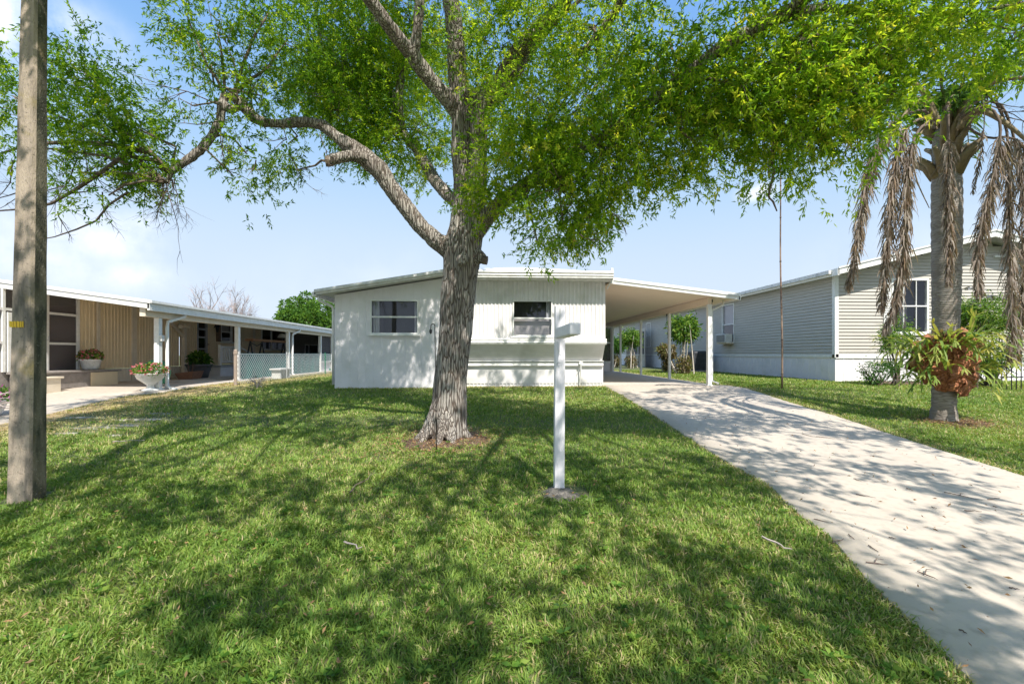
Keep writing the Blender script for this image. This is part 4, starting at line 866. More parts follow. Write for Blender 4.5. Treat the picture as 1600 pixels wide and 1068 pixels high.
# ================================================================== POLES, SIGN, HOOK
e = empty('utility_pole', POLE, 'tall weathered square concrete utility pole with yellow paint mark', 'utility pole')
def polering(D0, z, s):
    return s
pz0 = gz(0, POLE.y) - .1; PCN = ground(47, 786); H = 7.6
mb = MB(); rot = R(1.5); nl = 40; ring = []
rot = 0
def pole_at(h):
    wx = .215 - .016 * h; wy = .165 - .010 * h; cx = PCN.x + .011 * h; return cx - wx / 2, PCN.y + wy / 2, wx / 2, wy / 2
for i in range(nl + 1):
    h = H * i / nl; cx, cy, a_, b_ = pole_at(h); c_ = .018; pts = []
    for (x, y) in ((-a_ + c_, -b_), (0, -b_), (a_ - c_, -b_), (a_, -b_ + c_), (a_, 0), (a_, b_ - c_), (a_ - c_, b_), (0, b_), (-a_ + c_, b_), (-a_, b_ - c_), (-a_, 0), (-a_, -b_ + c_)):
        q = Vector((cx + x, cy + y, pz0 + h)); q += Vector((x, y, 0)).normalized() * .004 * noise.noise(q * 6); pts.append(tuple(q))
    ring.append(pts)
for i in range(nl):
    for j in range(12): k = (j + 1) % 12; mb.quad(ring[i][j], ring[i][k], ring[i + 1][k], ring[i + 1][j])
mb.poly(ring[-1])
m = mat('pole_concrete', (.43, .355, .28), .9, (.30, .245, .195), 5, .5, 50, stretch=(3, 3, .5), c3=(.13, .115, .095), s3=3, lo3=.48, hi3=.64, detail=9)
add_speckle(m, 34, (.06, .055, .04), .54, .70); add_speckle(m, 2.3, (.26, .21, .09), .56, .72); add_speckle(m, 60, (.5, .48, .43), .62, .70)
sh = mb.build('shaft', 'pole_concrete', e); m2 = mat('pole_moss', (.20, .175, .13), .95, (.12, .105, .07), 9, .6, 60, stretch=(2, 2, .6), c3=(.05, .05, .035), s3=5, lo3=.42, hi3=.6, detail=9)
add_speckle(m2, 60, (.42, .40, .34), .58, .68); add_speckle(m2, 2.0, (.30, .21, .08), .58, .75); sh.data.materials.append(m2)
for f in sh.data.polygons:
    if f.normal.x > .8: f.material_index = 1

# yellow paint mark on the left face: short dashes

mb = MB(); zz = EYE + (553 - 508.5) / F * PCN.y; cx, cy, a_, b_ = pole_at(zz - pz0); fa = Vector((0, -1, 0)); tang = Vector((1, 0, 0)); ctr = Vector((cx - a_ * .3, cy - b_ - .004, zz))
for k, (u, l) in enumerate(((-.062, .034), (-.024, .018), (.0, .022), (.027, .012), (.046, .008))):
    for f2 in (1,):
        p0 = ctr + tang * u; p1 = ctr + tang * (u + l); mb.prism([p0 + Vector((0, 0, -.024)), p1 + Vector((0, 0, -.030)), p1 + Vector((0, 0, .022)), p0 + Vector((0, 0, .028))], fa * .003)
mb.build('paint_mark', 'yellow_paint', e)
# sign post
e = empty('sign_post', POST, 'white square sign post with a short top arm on the lawn', 'sign post')
zt = EYE + (553 - 477) / F * 4.2; mb = MB(); bx, by = POST.x, POST.y + .03; s = .0455
mb.hexa([(bx - s, by - s, POST.z - .05), (bx + s, by - s, POST.z - .05), (bx + s, by + s, POST.z - .05), (bx - s, by + s, POST.z - .05)] + [(bx - s + .008, by - s, zt), (bx + s + .008, by - s, zt), (bx + s + .008, by + s, zt), (bx - s + .008, by + s, zt)])
mb.build('post', 'sign_paint', e, bevel=.004)
mb = MB(); q0 = at(873.5, 521, 4.13); q1 = at(899, 513.8, 3.5); q0.z = EYE + .185; q1.z = EYE + .196
mb.beam(q0, q1, .088, .094); mb.build('arm', 'sign_paint', e, bevel=.012)
mb = MB(); c = at(874, 569, 4.15); yy = by - s - .012; mb.tube([(c.x - .012, yy, c.z - .01), (c.x - .012, yy - .01, c.z + .012), (c.x, yy - .012, c.z + .02), (c.x + .012, yy - .01, c.z + .01)], .003, 5)
mb.tube([(bx - .02, yy, zt - .33), (bx - .01, yy - .006, zt - .42), (bx + .02, yy, zt - .44)], .0025, 5); mb.build('hook', 'galvanised', e)
mb = MB(); mb.hexa([(bx - .03, by - s - .006, POST.z + .0), (bx + .02, by - s - .006, POST.z), (bx + .02, by - s - .001, POST.z), (bx - .03, by - s - .001, POST.z), (bx - .025, by - s - .006, POST.z + .05), (bx + .03, by - s - .006, POST.z + .06), (bx + .03, by - s - .001, POST.z + .06), (bx - .025, by - s - .001, POST.z + .05)]); mb.build('paper_scrap', 'unit_white', e)
# shepherd's hook
D = 5.75; b = at(682, 693, D); b.z = gz(0, b.y); e = empty('shepherd_hook', b, 'thin black iron shepherd hook planted in front of the tree trunk', 'garden hook')
top = EYE + (553 - 509) / F * D; pts = [(b.x, b.y, b.z - .05), (b.x - .008, b.y, 1.0), (b.x - .02, b.y, top - .03)]
for k in range(9): a = math.pi * k / 8; pts.append((b.x - .045 + .025 * math.cos(a), b.y, top + .025 * math.sin(a)))
pts += [(b.x - .072, b.y, top - .05)]
MB().tube(pts, .006, 7).build('rod', 'black_iron', e, smooth=True)
MB().lathe((b.x - .072, b.y, top - .10), [(.008, 0), (.018, .02), (.018, .05), (0, .06)], 10).build('finial', 'black_iron', e)
# tall thin pipe
b = ground(1222, 607); e = empty('thin_pole', b, 'tall thin rusty jointed pole standing in the grass by the driveway', 'pole')
topz = EYE + (553 - 215) / F * b.y; mb = MB(); pts = []; 
for t in np.linspace(0, 1, 16): pts.append((b.x - .06 * t + .012 * math.sin(t * 9), b.y, b.z + (topz - b.z) * t))
mb.tube(pts, [.024 - .010 * t for t in np.linspace(0, 1, 16)], 8); mb.build('shaft', 'rusty_pipe', e, smooth=True)
mb = MB()
for t in (.06, .2, .33, .38, .52, .70, .83): i = t * 15; k = int(i); p = Vector(pts[k]).lerp(Vector(pts[k + 1]), i - k); mb.tube([p - Vector((0, 0, .02)), p, p + Vector((0, 0, .02))], [.026 - .01 * t, .032 - .01 * t, .026 - .01 * t], 8)
mb.build('joints', 'twig_bark', e)

# ================================================================== TREES
def treebark(name, tubes, m, parent, voxel=.020, ridge=.009, flare=None):
    mb = MB()
    for pts, rad in tubes: mb.tube(pts, rad, 20)
    me = bpy.data.meshes.new('tmp'); me.from_pydata(mb.v, [], mb.f); o = bpy.data.objects.new('tmp', me); col.objects.link(o)
    r = o.modifiers.new('r', 'REMESH'); r.mode = 'VOXEL'; r.voxel_size = voxel; s = o.modifiers.new('s', 'SMOOTH'); s.factor = .5; s.iterations = 5
    dg = bpy.context.evaluated_depsgraph_get(); ev = o.evaluated_get(dg); m2 = bpy.data.meshes.new_from_object(ev); bpy.data.objects.remove(o); bpy.data.meshes.remove(me)
    n = len(m2.vertices); co = np.empty(n * 3, np.float32); m2.vertices.foreach_get('co', co); no = np.empty(n * 3, np.float32); m2.vertex_normals.foreach_get('vector', no); co = co.reshape(-1, 3); no = no.reshape(-1, 3)
    dsp = np.zeros(n, np.float32)
    for i in range(n):
        x, y, z = co[i]; w = Vector((float(x) * 17 + .8 * noise.noise(Vector((x * 3, y * 3, z * 3))), float(y) * 17, float(z) * 2.6))
        v = noise.noise(w); v2 = noise.noise(Vector((float(x) * 30, float(y) * 30, float(z) * 6))); v3 = noise.noise(Vector((float(x) * 3, float(y) * 3, float(z) * 2.4)))
        dsp[i] = ridge * (1 - 2.2 * abs(v)) + ridge * .5 * v2 + .022 * v3
    co += no * dsp[:, None]; m2.vertices.foreach_set('co', co.ravel()); m2.update(); m2.shade_smooth(); m2.name = name; m2.materials.clear()
    print(name, n); return link(name, m2, m, parent)
tree = empty('shade_tree', TREE, 'large spreading shade tree with thick grey trunk in the front lawn', 'tree')
S = []
TD = 6.5
def PP(l): return [at(x, y, d) for x, y, d in l]
pr = lambda rpx, d: rpx / F * d
def limb(l): S.append((PP([(x, y, d) for x, y, d, r in l]), [pr(r * .87, d) for x, y, d, r in l])); return S[-1]
limb([(696, 700, 6.5, 37), (697, 672, 6.5, 36), (702, 640, 6.5, 31.5), (704, 600, 6.5, 29), (709, 550, 6.5, 28), (713, 500, 6.5, 29), (717, 455, 6.5, 31), (720, 425, 6.5, 32), (723, 395, 6.5, 33), (728, 360, 6.5, 31), (730, 320, 6.5, 26), (726, 280, 6.45, 20), (722, 240, 6.4, 18), (722, 200, 6.4, 18), (724, 165, 6.4, 19), (715, 120, 6.3, 17), (712, 60, 6.1, 15), (705, 0, 5.9, 14), (690, -120, 5.6, 12), (660, -300, 5.2, 9), (620, -450, 4.9, 5)])
# root flares
for (dx, dy, r) in ((-.30, -.10, .11), (-.26, -.26, .08), (.10, -.30, .10), (.30, -.08, .10), (.22, .22, .1), (-.18, .28, .1), (-.05, -.34, .07)):
    b = Vector((TREE.x, TREE.y + .08, TREE.z)); r *= .85; dx *= .86; dy *= .86; S.append(([b + Vector((dx * .32, dy * .32, .62)), b + Vector((dx * .62, dy * .62, .30)), b + Vector((dx * .98, dy * .98, .08)), b + Vector((dx * 1.45, dy * 1.45, -.03)), b + Vector((dx * 2.0, dy * 2.0, -.1))], [r * .7, r * .95, r * .85, r * .6, r * .3]))
# second stem to the burl
limb([(740, 350, 6.4, 18), (746, 300, 6.3, 15), (748, 250, 6.25, 14.5), (749, 200, 6.2, 15), (752, 170, 6.2, 19), (762, 150, 6.2, 21), (785, 138, 6.3, 17), (800, 120, 6.4, 12), (820, 90, 6.5, 9), (860, 40, 6.6, 7)])
limb([(752, 165, 6.15, 14), (735, 150, 6.05, 13), (722, 143, 5.98, 10)])
# left long limb
LL = [(722, 395, 6.5, 20), (700, 388, 6.45, 17), (680, 375, 6.4, 14.5), (655, 350, 6.35, 14), (630, 318, 6.3, 14), (608, 290, 6.25, 15), (592, 265, 6.2, 16), (570, 245, 6.2, 16), (548, 230, 6.2, 15), (525, 212, 6.2, 10), (505, 196, 6.2, 8.5), (480, 190, 6.2, 8), (440, 193, 6.15, 8), (415, 192, 6.1, 8), (395, 182, 6.1, 8.5), (380, 165, 6.1, 8.5), (364, 151, 6.05, 8), (352, 150, 6.05, 8), (345, 165, 6.0, 8), (344, 190, 6.0, 7.5), (330, 215, 6.0, 7), (310, 238, 5.95, 6.5), (285, 255, 5.9, 5.5), (268, 270, 5.9, 4.5), (260, 285, 5.9, 3)]
limb(LL)
limb([(575, 248, 6.15, 12), (550, 243, 6.05, 9.5), (530, 246, 5.98, 8), (512, 252, 5.92, 8.5)])      # broken stub
limb([(345, 160, 6.0, 6), (362, 172, 6.0, 6.5), (374, 166, 6.0, 6)])
# mid-left limb
limb([(722, 320, 6.5, 14), (702, 308, 6.6, 11), (682, 285, 6.8, 10), (668, 262, 6.95, 9), (655, 238, 7.1, 8.5), (635, 215, 7.3, 7), (618, 180, 7.5, 6), (605, 120, 7.8, 5.5), (590, 60, 8.1, 4.5), (570, -20, 8.5, 3)])
limb([(630, 205, 7.35, 5.5), (622, 150, 7.3, 7), (628, 120, 7.3, 5), (640, 90, 7.3, 3)])
# upper left limb
limb([(727, 190, 6.4, 15), (705, 160, 6.3, 14), (682, 135, 6.2, 13.5), (658, 105, 6.05, 13), (640, 82, 5.95, 12.5), (618, 55, 5.8, 12), (598, 28, 5.65, 12), (575, -5, 5.5, 12), (540, -80, 5.2, 11), (500, -200, 4.8, 8), (470, -330, 4.5, 5)])
limb([(645, 88, 5.95, 10), (650, 60, 5.9, 8.5), (654, 30, 5.85, 8), (656, -10, 5.8, 8), (660, -100, 5.7, 6), (690, -230, 5.6, 4)])
# right limb
limb([(735, 372, 6.45, 18), (755, 345, 6.35, 15), (778, 320, 6.2, 13), (805, 300, 6.0, 12), (835, 280, 5.85, 10.5), (880, 250, 5.6, 9.5), (930, 220, 5.4, 9), (990, 180, 5.2, 9), (1060, 125, 5.0, 10), (1120, 80, 4.8, 10.5), (1180, 45, 4.6, 11), (1240, 12, 4.4, 10), (1290, -30, 4.2, 8), (1360, -90, 4.0, 6)])
limb([(1200, 35, 4.55, 9), (1250, 18, 4.5, 8), (1290, 13, 4.5, 7), (1330, 15, 4.5, 6.5), (1380, 30, 4.5, 6), (1440, 30, 4.5, 5), (1520, 20, 4.5, 3.5), (1620, 0, 4.4, 2)])
limb([(1235, 14, 4.45, 5), (1262, 45, 4.5, 4)])
limb([(770, 150, 6.3, 12), (800, 90, 6.1, 13), (850, 40, 5.8, 14), (880, 10, 5.6, 14), (900, -60, 5.3, 12), (930, -200, 4.8, 9), (980, -420, 4.2, 6)])
limb([(900, 90, 5.6, 6), (935, 55, 5.4, 8), (965, 15, 5.2, 9), (990, -30, 5.0, 9), (1040, -140, 4.6, 7), (1100, -300, 4.1, 4)])
# knob and cut stub
limb([(722, 405, 6.2, 11), (721, 405, 6.12, 9)])
limb([(745, 400, 6.4, 14), (757, 405, 6.35, 9)])
trunk = treebark('trunk', S, 'bark', tree)
mb = MB(); q = at(760, 406, 6.33); mb.tube([q - Vector((.05, 0, 0)), q + Vector((.012, -.01, -.01))], .062, 10); mb.build('cut_stub', 'black_iron' if False else 'twig_bark', trunk)
mb = MB(); q = at(511, 252, 5.90); mb.tube([q + Vector((.03, 0, 0)), q + Vector((-.015, -.01, -.004))], [.07, .068], 9); mb.build('broken_stub', 'bark_branch', trunk)
# crown blobs: px, py, depth, rx, ry (pixels), rd (m), twigs, bare share
VB = [(20, 150, 5.9, 70, 70, .5, 90), (130, 110, 5.9, 60, 45, .45, 85), (170, 180, 5.9, 75, 60, .5, 120), (210, 240, 5.9, 55, 45, .45, 80), (60, 230, 5.8, 70, 45, .4, 45), (120, 270, 5.8, 80, 40, .4, 30), (215, 290, 5.9, 45, 25, .3, 22), (170, 305, 5.9, 35, 14, .3, 10),
      (290, 20, 6.1, 45, 40, .4, 34), (340, 50, 6.1, 55, 50, .5, 48), (390, 100, 6.1, 50, 50, .5, 40), (330, 100, 6.1, 35, 25, .4, 12), (300, 165, 6.0, 45, 28, .3, 20), (410, 150, 6.1, 40, 30, .4, 24), (385, 240, 6.1, 35, 45, .35, 26), (365, 275, 6.1, 22, 20, .3, 10), (450, 225, 6.2, 40, 30, .4, 20), (465, 265, 6.2, 22, 14, .3, 6), (420, 20, 6.2, 60, 40, .5, 24),
      (490, 90, 7.2, 60, 90, .8, 150), (560, 60, 7.6, 75, 80, 1.0, 200), (560, 150, 7.6, 70, 60, .9, 200), (620, 100, 7.8, 70, 90, 1.0, 200), (600, 220, 7.4, 65, 45, .8, 130), (650, 200, 7.2, 50, 60, .7, 90), (660, 260, 7.0, 30, 25, .4, 28), (690, 60, 7.0, 60, 70, .8, 90), (540, 200, 7.2, 50, 30, .6, 60), (510, 140, 7.0, 50, 50, .6, 70), (640, 20, 7.0, 80, 40, .9, 80), (450, 60, 6.6, 50, 60, .6, 36),
      (760, 60, 6.2, 70, 60, .8, 110), (560, 120, 9.0, 75, 80, .8, 150), (640, 110, 9.0, 70, 80, .8, 150), (480, 100, 9.0, 60, 70, .8, 90), (600, 50, 9.3, 80, 50, .8, 120), (690, 170, 9.0, 40, 50, .6, 60), (820, 90, 6.0, 90, 90, .9, 190), (860, 180, 5.8, 100, 70, .9, 260), (830, 240, 5.7, 80, 45, .7, 170), (780, 275, 5.9, 40, 30, .35, 50), (758, 300, 5.9, 22, 22, .2, 22), (880, 300, 5.6, 80, 50, .7, 190), (880, 350, 5.5, 55, 35, .4, 60), (840, 380, 5.5, 30, 22, .3, 16), (925, 345, 5.5, 55, 20, .4, 28), (940, 130, 5.6, 90, 90, .9, 240), (950, 240, 5.4, 80, 60, .8, 190), (985, 290, 5.3, 50, 30, .5, 45), (930, 40, 5.6, 90, 60, .9, 150),
      (1030, 90, 5.4, 80, 50, .7, 110), (1040, 160, 5.3, 90, 70, .9, 230), (1050, 240, 5.2, 70, 35, .6, 90), (1120, 120, 5.1, 80, 60, .8, 190), (1130, 200, 5.1, 80, 50, .8, 190), (1120, 265, 5.1, 45, 25, .4, 34), (1200, 130, 4.9, 80, 70, .8, 190), (1210, 210, 4.9, 70, 40, .7, 120), (1260, 250, 4.8, 55, 22, .4, 34), (1290, 130, 4.8, 70, 80, .8, 180), (1300, 200, 4.7, 55, 40, .6, 90), (1330, 255, 4.7, 30, 16, .3, 12), (1350, 90, 4.7, 70, 60, .7, 140), (1365, 165, 4.7, 30, 30, .3, 26), (1350, 30, 4.6, 90, 50, .7, 120), (1440, 45, 4.6, 70, 42, .5, 90), (1520, 40, 4.6, 70, 42, .5, 80), (1590, 55, 4.6, 60, 45, .5, 75), (1200, 285, 4.9, 25, 12, .3, 8), (1265, 75, 4.8, 70, 45, .6, 66)]
blobs = []
for (px, py, d, rx, ry, rd, n) in VB:
    if px > 1000 and py > 180: py -= 14
    c = at(px, py, d); blobs.append((c, (rx / F * d, rd, ry / F * d), n * (.68 if px > 800 else .75 if px < 240 else .9 if px < 480 else 1), True))
# crown above and around the camera (out of frame, it throws the dappled shade)
for (x, y, z, rx, ry, rz_, n) in ((-2.2, 7.0, 8.7, 1.1, .9, .6, 110), (-.7, 7.0, 8.8, 1.1, .9, .6, 110), (-3.5, 7.2, 8.6, 1.0, .9, .6, 90), (-4.5, 6.5, 8.2, 1.6, 1.6, .8, 120), (-2.6, 8.6, 9.2, 1.6, 1.4, .8, 110), (-.2, 8.6, 9.6, 1.6, 1.2, .8, 110), (-2, 5.5, 7.8, 1.5, 1.3, .7, 130), (.4, 5.4, 7.6, 1.4, 1.2, .7, 120), (2.6, 6.3, 8.2, 1.4, 1.2, .7, 100), (-4.6, 3.8, 6.6, 1.4, 1.3, .6, 120), (-2.5, 3.2, 6.4, 1.3, 1.2, .6, 120), (-.4, 2.8, 6.3, 1.2, 1.0, .6, 110), (1.7, 3.2, 6.4, 1.1, 1.1, .6, 110), (3.5, 3.6, 6.3, 1.2, 1.0, .5, 90), (5.3, 3.2, 6.0, 1.1, 1.2, .5, 90), (-6.2, 5.5, 7.2, 1.2, 1.4, .6, 90), (-5.6, 1.4, 5.6, 1.3, 1.0, .5, 90), (-3.3, .9, 5.4, 1.2, 1.0, .5, 100), (-1.2, .4, 5.2, 1.1, .9, .5, 90), (.9, .8, 5.4, 1.1, 1.0, .5, 100), (2.9, 1.2, 5.6, 1.1, .9, .5, 90), (4.9, .9, 5.4, 1.1, .9, .5, 80), (-2.2, -1.6, 5.0, 1.2, .9, .5, 90), (.3, -1.5, 5.0, 1.2, .8, .5, 90), (2.4, -.9, 5.0, 1.1, .8, .5, 90), (6.7, 2.2, 5.6, 1, 1, .5, 70), (-4.7, -1.0, 5, 1.2, 1, .5, 80), (4.4, -1.2, 5, 1, .8, .5, 60), (-7.4, 3.3, 6.2, 1, 1.2, .5, 70), (5.8, 5.4, 7.0, 1.1, 1.0, .5, 60)):
    blobs.append((Vector((x, y, z)), (rx, ry, rz_), int(n * CROWN), False))
# pale brown inner twigs and small branches
limbpts = [p for pts, rad in S for p, r in zip(pts, rad) if r < .16 and p.z > 2.6]
mb = MB(); TW = []
for (c, r, n, vis) in blobs:
    q = min(limbpts if vis else [v for v in limbpts if v.z > 5.3 and v.x > -2.6], key=lambda p: (p - c).length); mid = q.lerp(c, .5) + Vector(rng.normal(size=3) * .15)
    L0 = (c - q).length
    if L0 > .15: mb.tube([q, q.lerp(mid, .5) + Vector((0, 0, .04)), mid, c], [.012 + .008 * L0, .012 + .006 * L0, .012 + .003 * L0, .009], 6)
    for k in range(max(3, int(n / 9))):
        p = Vector(ball(1, c, r, .5)[0]); s = c.lerp(q, .35 * rng.random()); m_ = s.lerp(p, .5) + Vector(rng.normal(size=3) * .07); mb.tube([s, m_, p], [.007, .005, .0025], 4)
branches = mb.build('branches', 'bark_branch', tree, smooth=True)
# bare hanging twigs at the end of the left limb and elsewhere
mb = MB()
def bare_twig(p, d, L, r=.006, lv=2):
    pts = [p]; d = d.copy()
    for k in range(6): d = (d + Vector(rng.normal(size=3) * .16)).normalized(); pts.append(pts[-1] + d * L / 6)
    mb.tube(pts, [r * (1 - .14 * k) for k in range(7)], 4)
    if lv: 
        for k in range(4): i = 1 + int(rng.random() * 5); bare_twig(pts[i], (d + Vector(rng.normal(size=3) * .5)).normalized(), L * (.3 + .3 * rng.random()), r * .5, lv - 1)
mb = MB()
for k in range(9): bare_twig(at(262 + 8 * rng.normal(), 280, 5.9), Vector((.1 * rng.normal(), .1 * rng.normal(), -1)), .45 + .35 * rng.random())
bare_twig(at(262, 300, 5.9), Vector((.35, 0, -1)).normalized(), .95, .006, 1); mb.build('bare_twig', 'twig_bark', tree, smooth=True)
for (x, y, dx, dz, L) in ((345, 200, -.3, -1, .5), (350, 210, 0, -1, .45), (330, 225, -.4, -.8, .4), (370, 170, .3, .9, 1.1), (385, 165, .1, 1, 1.0), (345, 165, -1, .3, 1.1), (340, 190, -1, -.1, .9), (300, 250, -1, .2, 1.3), (270, 265, -1, -.3, .9), (200, 240, -1, -.2, 1.3), (180, 270, -1, -.4, 1.2), (100, 290, -1, -.5, .9), (60, 280, -1, -.5, .8), (150, 290, -.8, -.8, .9), (160, 300, .2, -1, .5), (400, 250, .1, -1, .35), (450, 240, .5, -1, .6), (500, 210, .2, -1, .5), (950, 330, .8, -.5, .4), (905, 365, .8, -.6, .3), (1000, 200, 1, .4, .7), (1150, 60, .8, .8, .8), (1180, 30, .2, 1, .6), (30, 300, -1, -.3, .8), (90, 330, -.2, -1, .4), (120, 250, -.6, -1, .9), (20, 250, -.4, -1, .9)):
    mb = MB(); bare_twig(at(x, y, 5.9 if x < 700 else 5.0), Vector((dx, .2 * rng.normal(), dz)).normalized(), L, .008); mb.build('bare_twig', 'twig_bark', tree, smooth=True)
mb = MB(); mb.tube(PP([(235, 238, 5.9), (205, 232, 5.9), (170, 225, 5.85), (110, 222, 5.8), (50, 225, 5.8), (0, 240, 5.8)]), [.045, .035, .03, .025, .018, .012], 6); mb.build('bare_twig', 'twig_bark', tree, smooth=True)
mb = MB(); mb.tube(PP([(268, 268, 5.9), (240, 250, 5.9), (205, 245, 5.9)]), [.04, .03, .024], 6); mb.build('bare_twig', 'twig_bark', tree, smooth=True)
mb = MB(); mb.tube(PP([(205, 235, 5.8), (160, 268, 5.8), (120, 295, 5.75), (80, 318, 5.7), (40, 326, 5.7), (-10, 330, 5.7)]), [.03, .026, .022, .017, .012, .008], 6); mb.build('bare_twig', 'twig_bark', tree, smooth=True)
mb = MB(); mb.tube(PP([(200, 300, 5.8), (170, 320, 5.8), (150, 345, 5.8), (120, 358, 5.75), (85, 370, 5.7), (40, 378, 5.7)]), [.014, .014, .012, .010, .007, .004], 6); mb.build('bare_twig', 'twig_bark', tree, smooth=True)
mb = MB(); mb.tube(PP([(1211, 215, 4.9), (1208, 245, 4.9), (1209, 270, 4.9), (1203, 295, 4.88), (1201, 308, 4.86), (1208, 315, 4.86), (1214, 330, 4.86)]), [.014, .013, .014, .011, .010, .012, .007], 6); mb.build('bare_twig', 'twig_bark', tree, smooth=True)
# leaves on short twigs
LP = []; LD = []; LL_ = []; LW = []; LR = []; TV = MB()
LPT = 17
for (c, r, n, vis) in blobs:
    sub = [(Vector(ball(1, c, r)[0]), .10 + .16 * rng.random()) for _ in range(max(2, int(n / (5 if vis else 9))))]
    for k in range(int(n * (3.1 if vis else 2.9))):
        s, sr = sub[int(rng.random() * len(sub))]; sr *= .75 if (n < 50 or (vis and c.x < -1.6)) else 1; p = np.array(s) + rng.normal(size=3) * sr * (1 if vis else 1.35)
        d = unit((p - np.array(c))[None] / np.array(r))[0] * .7 + rng.normal(size=3) * .5 + np.array([0, 0, -.25]); d /= np.linalg.norm(d); L = .12 + .20 * rng.random()
        q = p + d * L
        if vis and k % 3 == 0: TV.tube([p, q], [.0022, .001], 3, False)
        m_ = LPT if vis else 12; t = rng.random(m_); P = p + d * L * t[:, None] + rng.normal(size=(m_, 3)) * .012; Dv = d * .8 + rng.normal(size=(m_, 3)) * .65
        LP.append(P); LD.append(Dv); z = 1.0 if vis else 1.7; LL_.append((.042 + .036 * rng.random(m_)) * z); LW.append((.014 + .009 * rng.random(m_)) * z * (1 if vis else 1.3))
        LR.append(np.clip(rng.normal(.42 if (not vis or c.x > -1.6) else .24, .2) + rng.normal(size=m_) * .12, 0, .9) + (rng.random(m_) < .03) * .15)  # visible left clumps get darker leaves: canopy shade put into the leaf colour
TV.build('twigs', 'twig_bark', tree)
P = np.concatenate(LP); print('leaves', len(P))
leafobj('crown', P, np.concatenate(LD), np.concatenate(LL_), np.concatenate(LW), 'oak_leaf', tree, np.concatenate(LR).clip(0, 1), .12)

# ---------------------------------------------------------------- palm
palm = empty('palm_tree', PALM, 'palm with grey ringed trunk and hanging dead brown fronds', 'palm tree')
PC = Vector((PALM.x * (PALM.y + .19) / PALM.y, PALM.y + .19, PALM.z)); pD = 7.38
tp = []; tr_ = []
for i, t in enumerate(np.linspace(0, 1, 90)):
    z = PALM.z - .05 + 5.0 * t; w = .160 + .042 * sm(t * 1.4) - .02 * sm((t - .75) * 4); w += .006 * math.sin(i * 2.1) + (.04 * (1 - t * 16) if t < 1 / 16 else 0)
    tp.append((PC.x + .03 * math.sin(t * 3) + .05 * t, PC.y, z)); tr_.append(w)
MB().tube(tp, tr_, 28).build('trunk', 'palm_bark', palm, smooth=True)
crown = Vector((tp[-1][0], PC.y, 4.85))
mb = MB()
for k in range(26):   # old boots at the crown
    a = rng.random() * 6.28; z = 4.4 + rng.random() * .75; p = Vector((crown.x + .16 * math.cos(a), crown.y + .16 * math.sin(a), z)); mb.tube([p, p + Vector((.12 * math.cos(a), .12 * math.sin(a), .22)), p + Vector((.3 * math.cos(a), .3 * math.sin(a), .34))], [.07, .055, .03], 7)
mb.build('boots', 'palm_stem', palm, smooth=True)
def frond(path, m, name, ll=.32, wdt=.013, n=200, dead=True, r0=.02, start=.18, stem='twig_bark'):
    path = [Vector(p) for p in path]; seg = [0]
    for a, b in zip(path, path[1:]): seg.append(seg[-1] + (b - a).length)
    T = seg[-1]
    def ev(t):
        s = t * T; i = 0
        while i < len(seg) - 2 and seg[i + 1] < s: i += 1
        u = (s - seg[i]) / (seg[i + 1] - seg[i]); p0 = path[max(i - 1, 0)]; p1 = path[i]; p2 = path[i + 1]; p3 = path[min(i + 2, len(path) - 1)]
        q = .5 * ((2 * p1) + (p2 - p0) * u + (2 * p0 - 5 * p1 + 4 * p2 - p3) * u * u + (3 * p1 - p0 - 3 * p2 + p3) * u ** 3); return q
    pts = [ev(t) for t in np.linspace(0, 1, 22)]; o = MB().tube(pts, [r0 * (1 - .8 * t) for t in np.linspace(0, 1, 22)], 6).build(name, stem, palm, smooth=True)
    if n == 0: return o
    V = []; Fc = []; rr = []
    for k in range(n):
        t = start + (1 - start) * k / n; p = ev(t); d = (ev(min(1, t + .02)) - p); d = d.normalized() if d.length > 1e-6 else Vector((0, 0, -1))
        s = d.cross(Vector((0, 1, .2))).normalized() if dead else d.cross(Vector((0, 0, 1))).normalized()
        sg = 1 if k % 2 else -1; out_ = (s * sg * (.35 if dead else 1.0) * (.5 + rng.random()) + Vector(rng.normal(size=3)) * (.28 if dead else .12) + d * (.7 if dead else .45)).normalized()
        L = ll * (.55 + .7 * rng.random()) * (1 - .5 * max(0, t - .7) / .3); w = wdt * (.6 + .8 * rng.random()); sd = out_.cross(Vector(rng.normal(size=3))).normalized() * w
        g = Vector((0, 0, -1)); a = p; b = p + out_ * L * .4 + g * L * (.1 if dead else .05); c = b + (out_ * .5 + g * (1.0 if dead else .4)).normalized() * L * .35; e_ = c + (out_ * .2 + g * (1.1 if dead else .7) + Vector(rng.normal(size=3)) * .25).normalized() * L * .3
        i = len(V); V += [a - sd * .4, a + sd * .4, b + sd, b - sd, c + sd * .8, c - sd * .8, e_, e_ + sd * .05]; Fc += [(i, i + 1, i + 2, i + 3), (i + 3, i + 2, i + 4, i + 5), (i + 5, i + 4, i + 7, i + 6)]; rr += [rng.random()] * 8
    nmesh('leaflets', np.array([tuple(v) for v in V]), np.array(Fc), m, o, np.array(rr)); return o
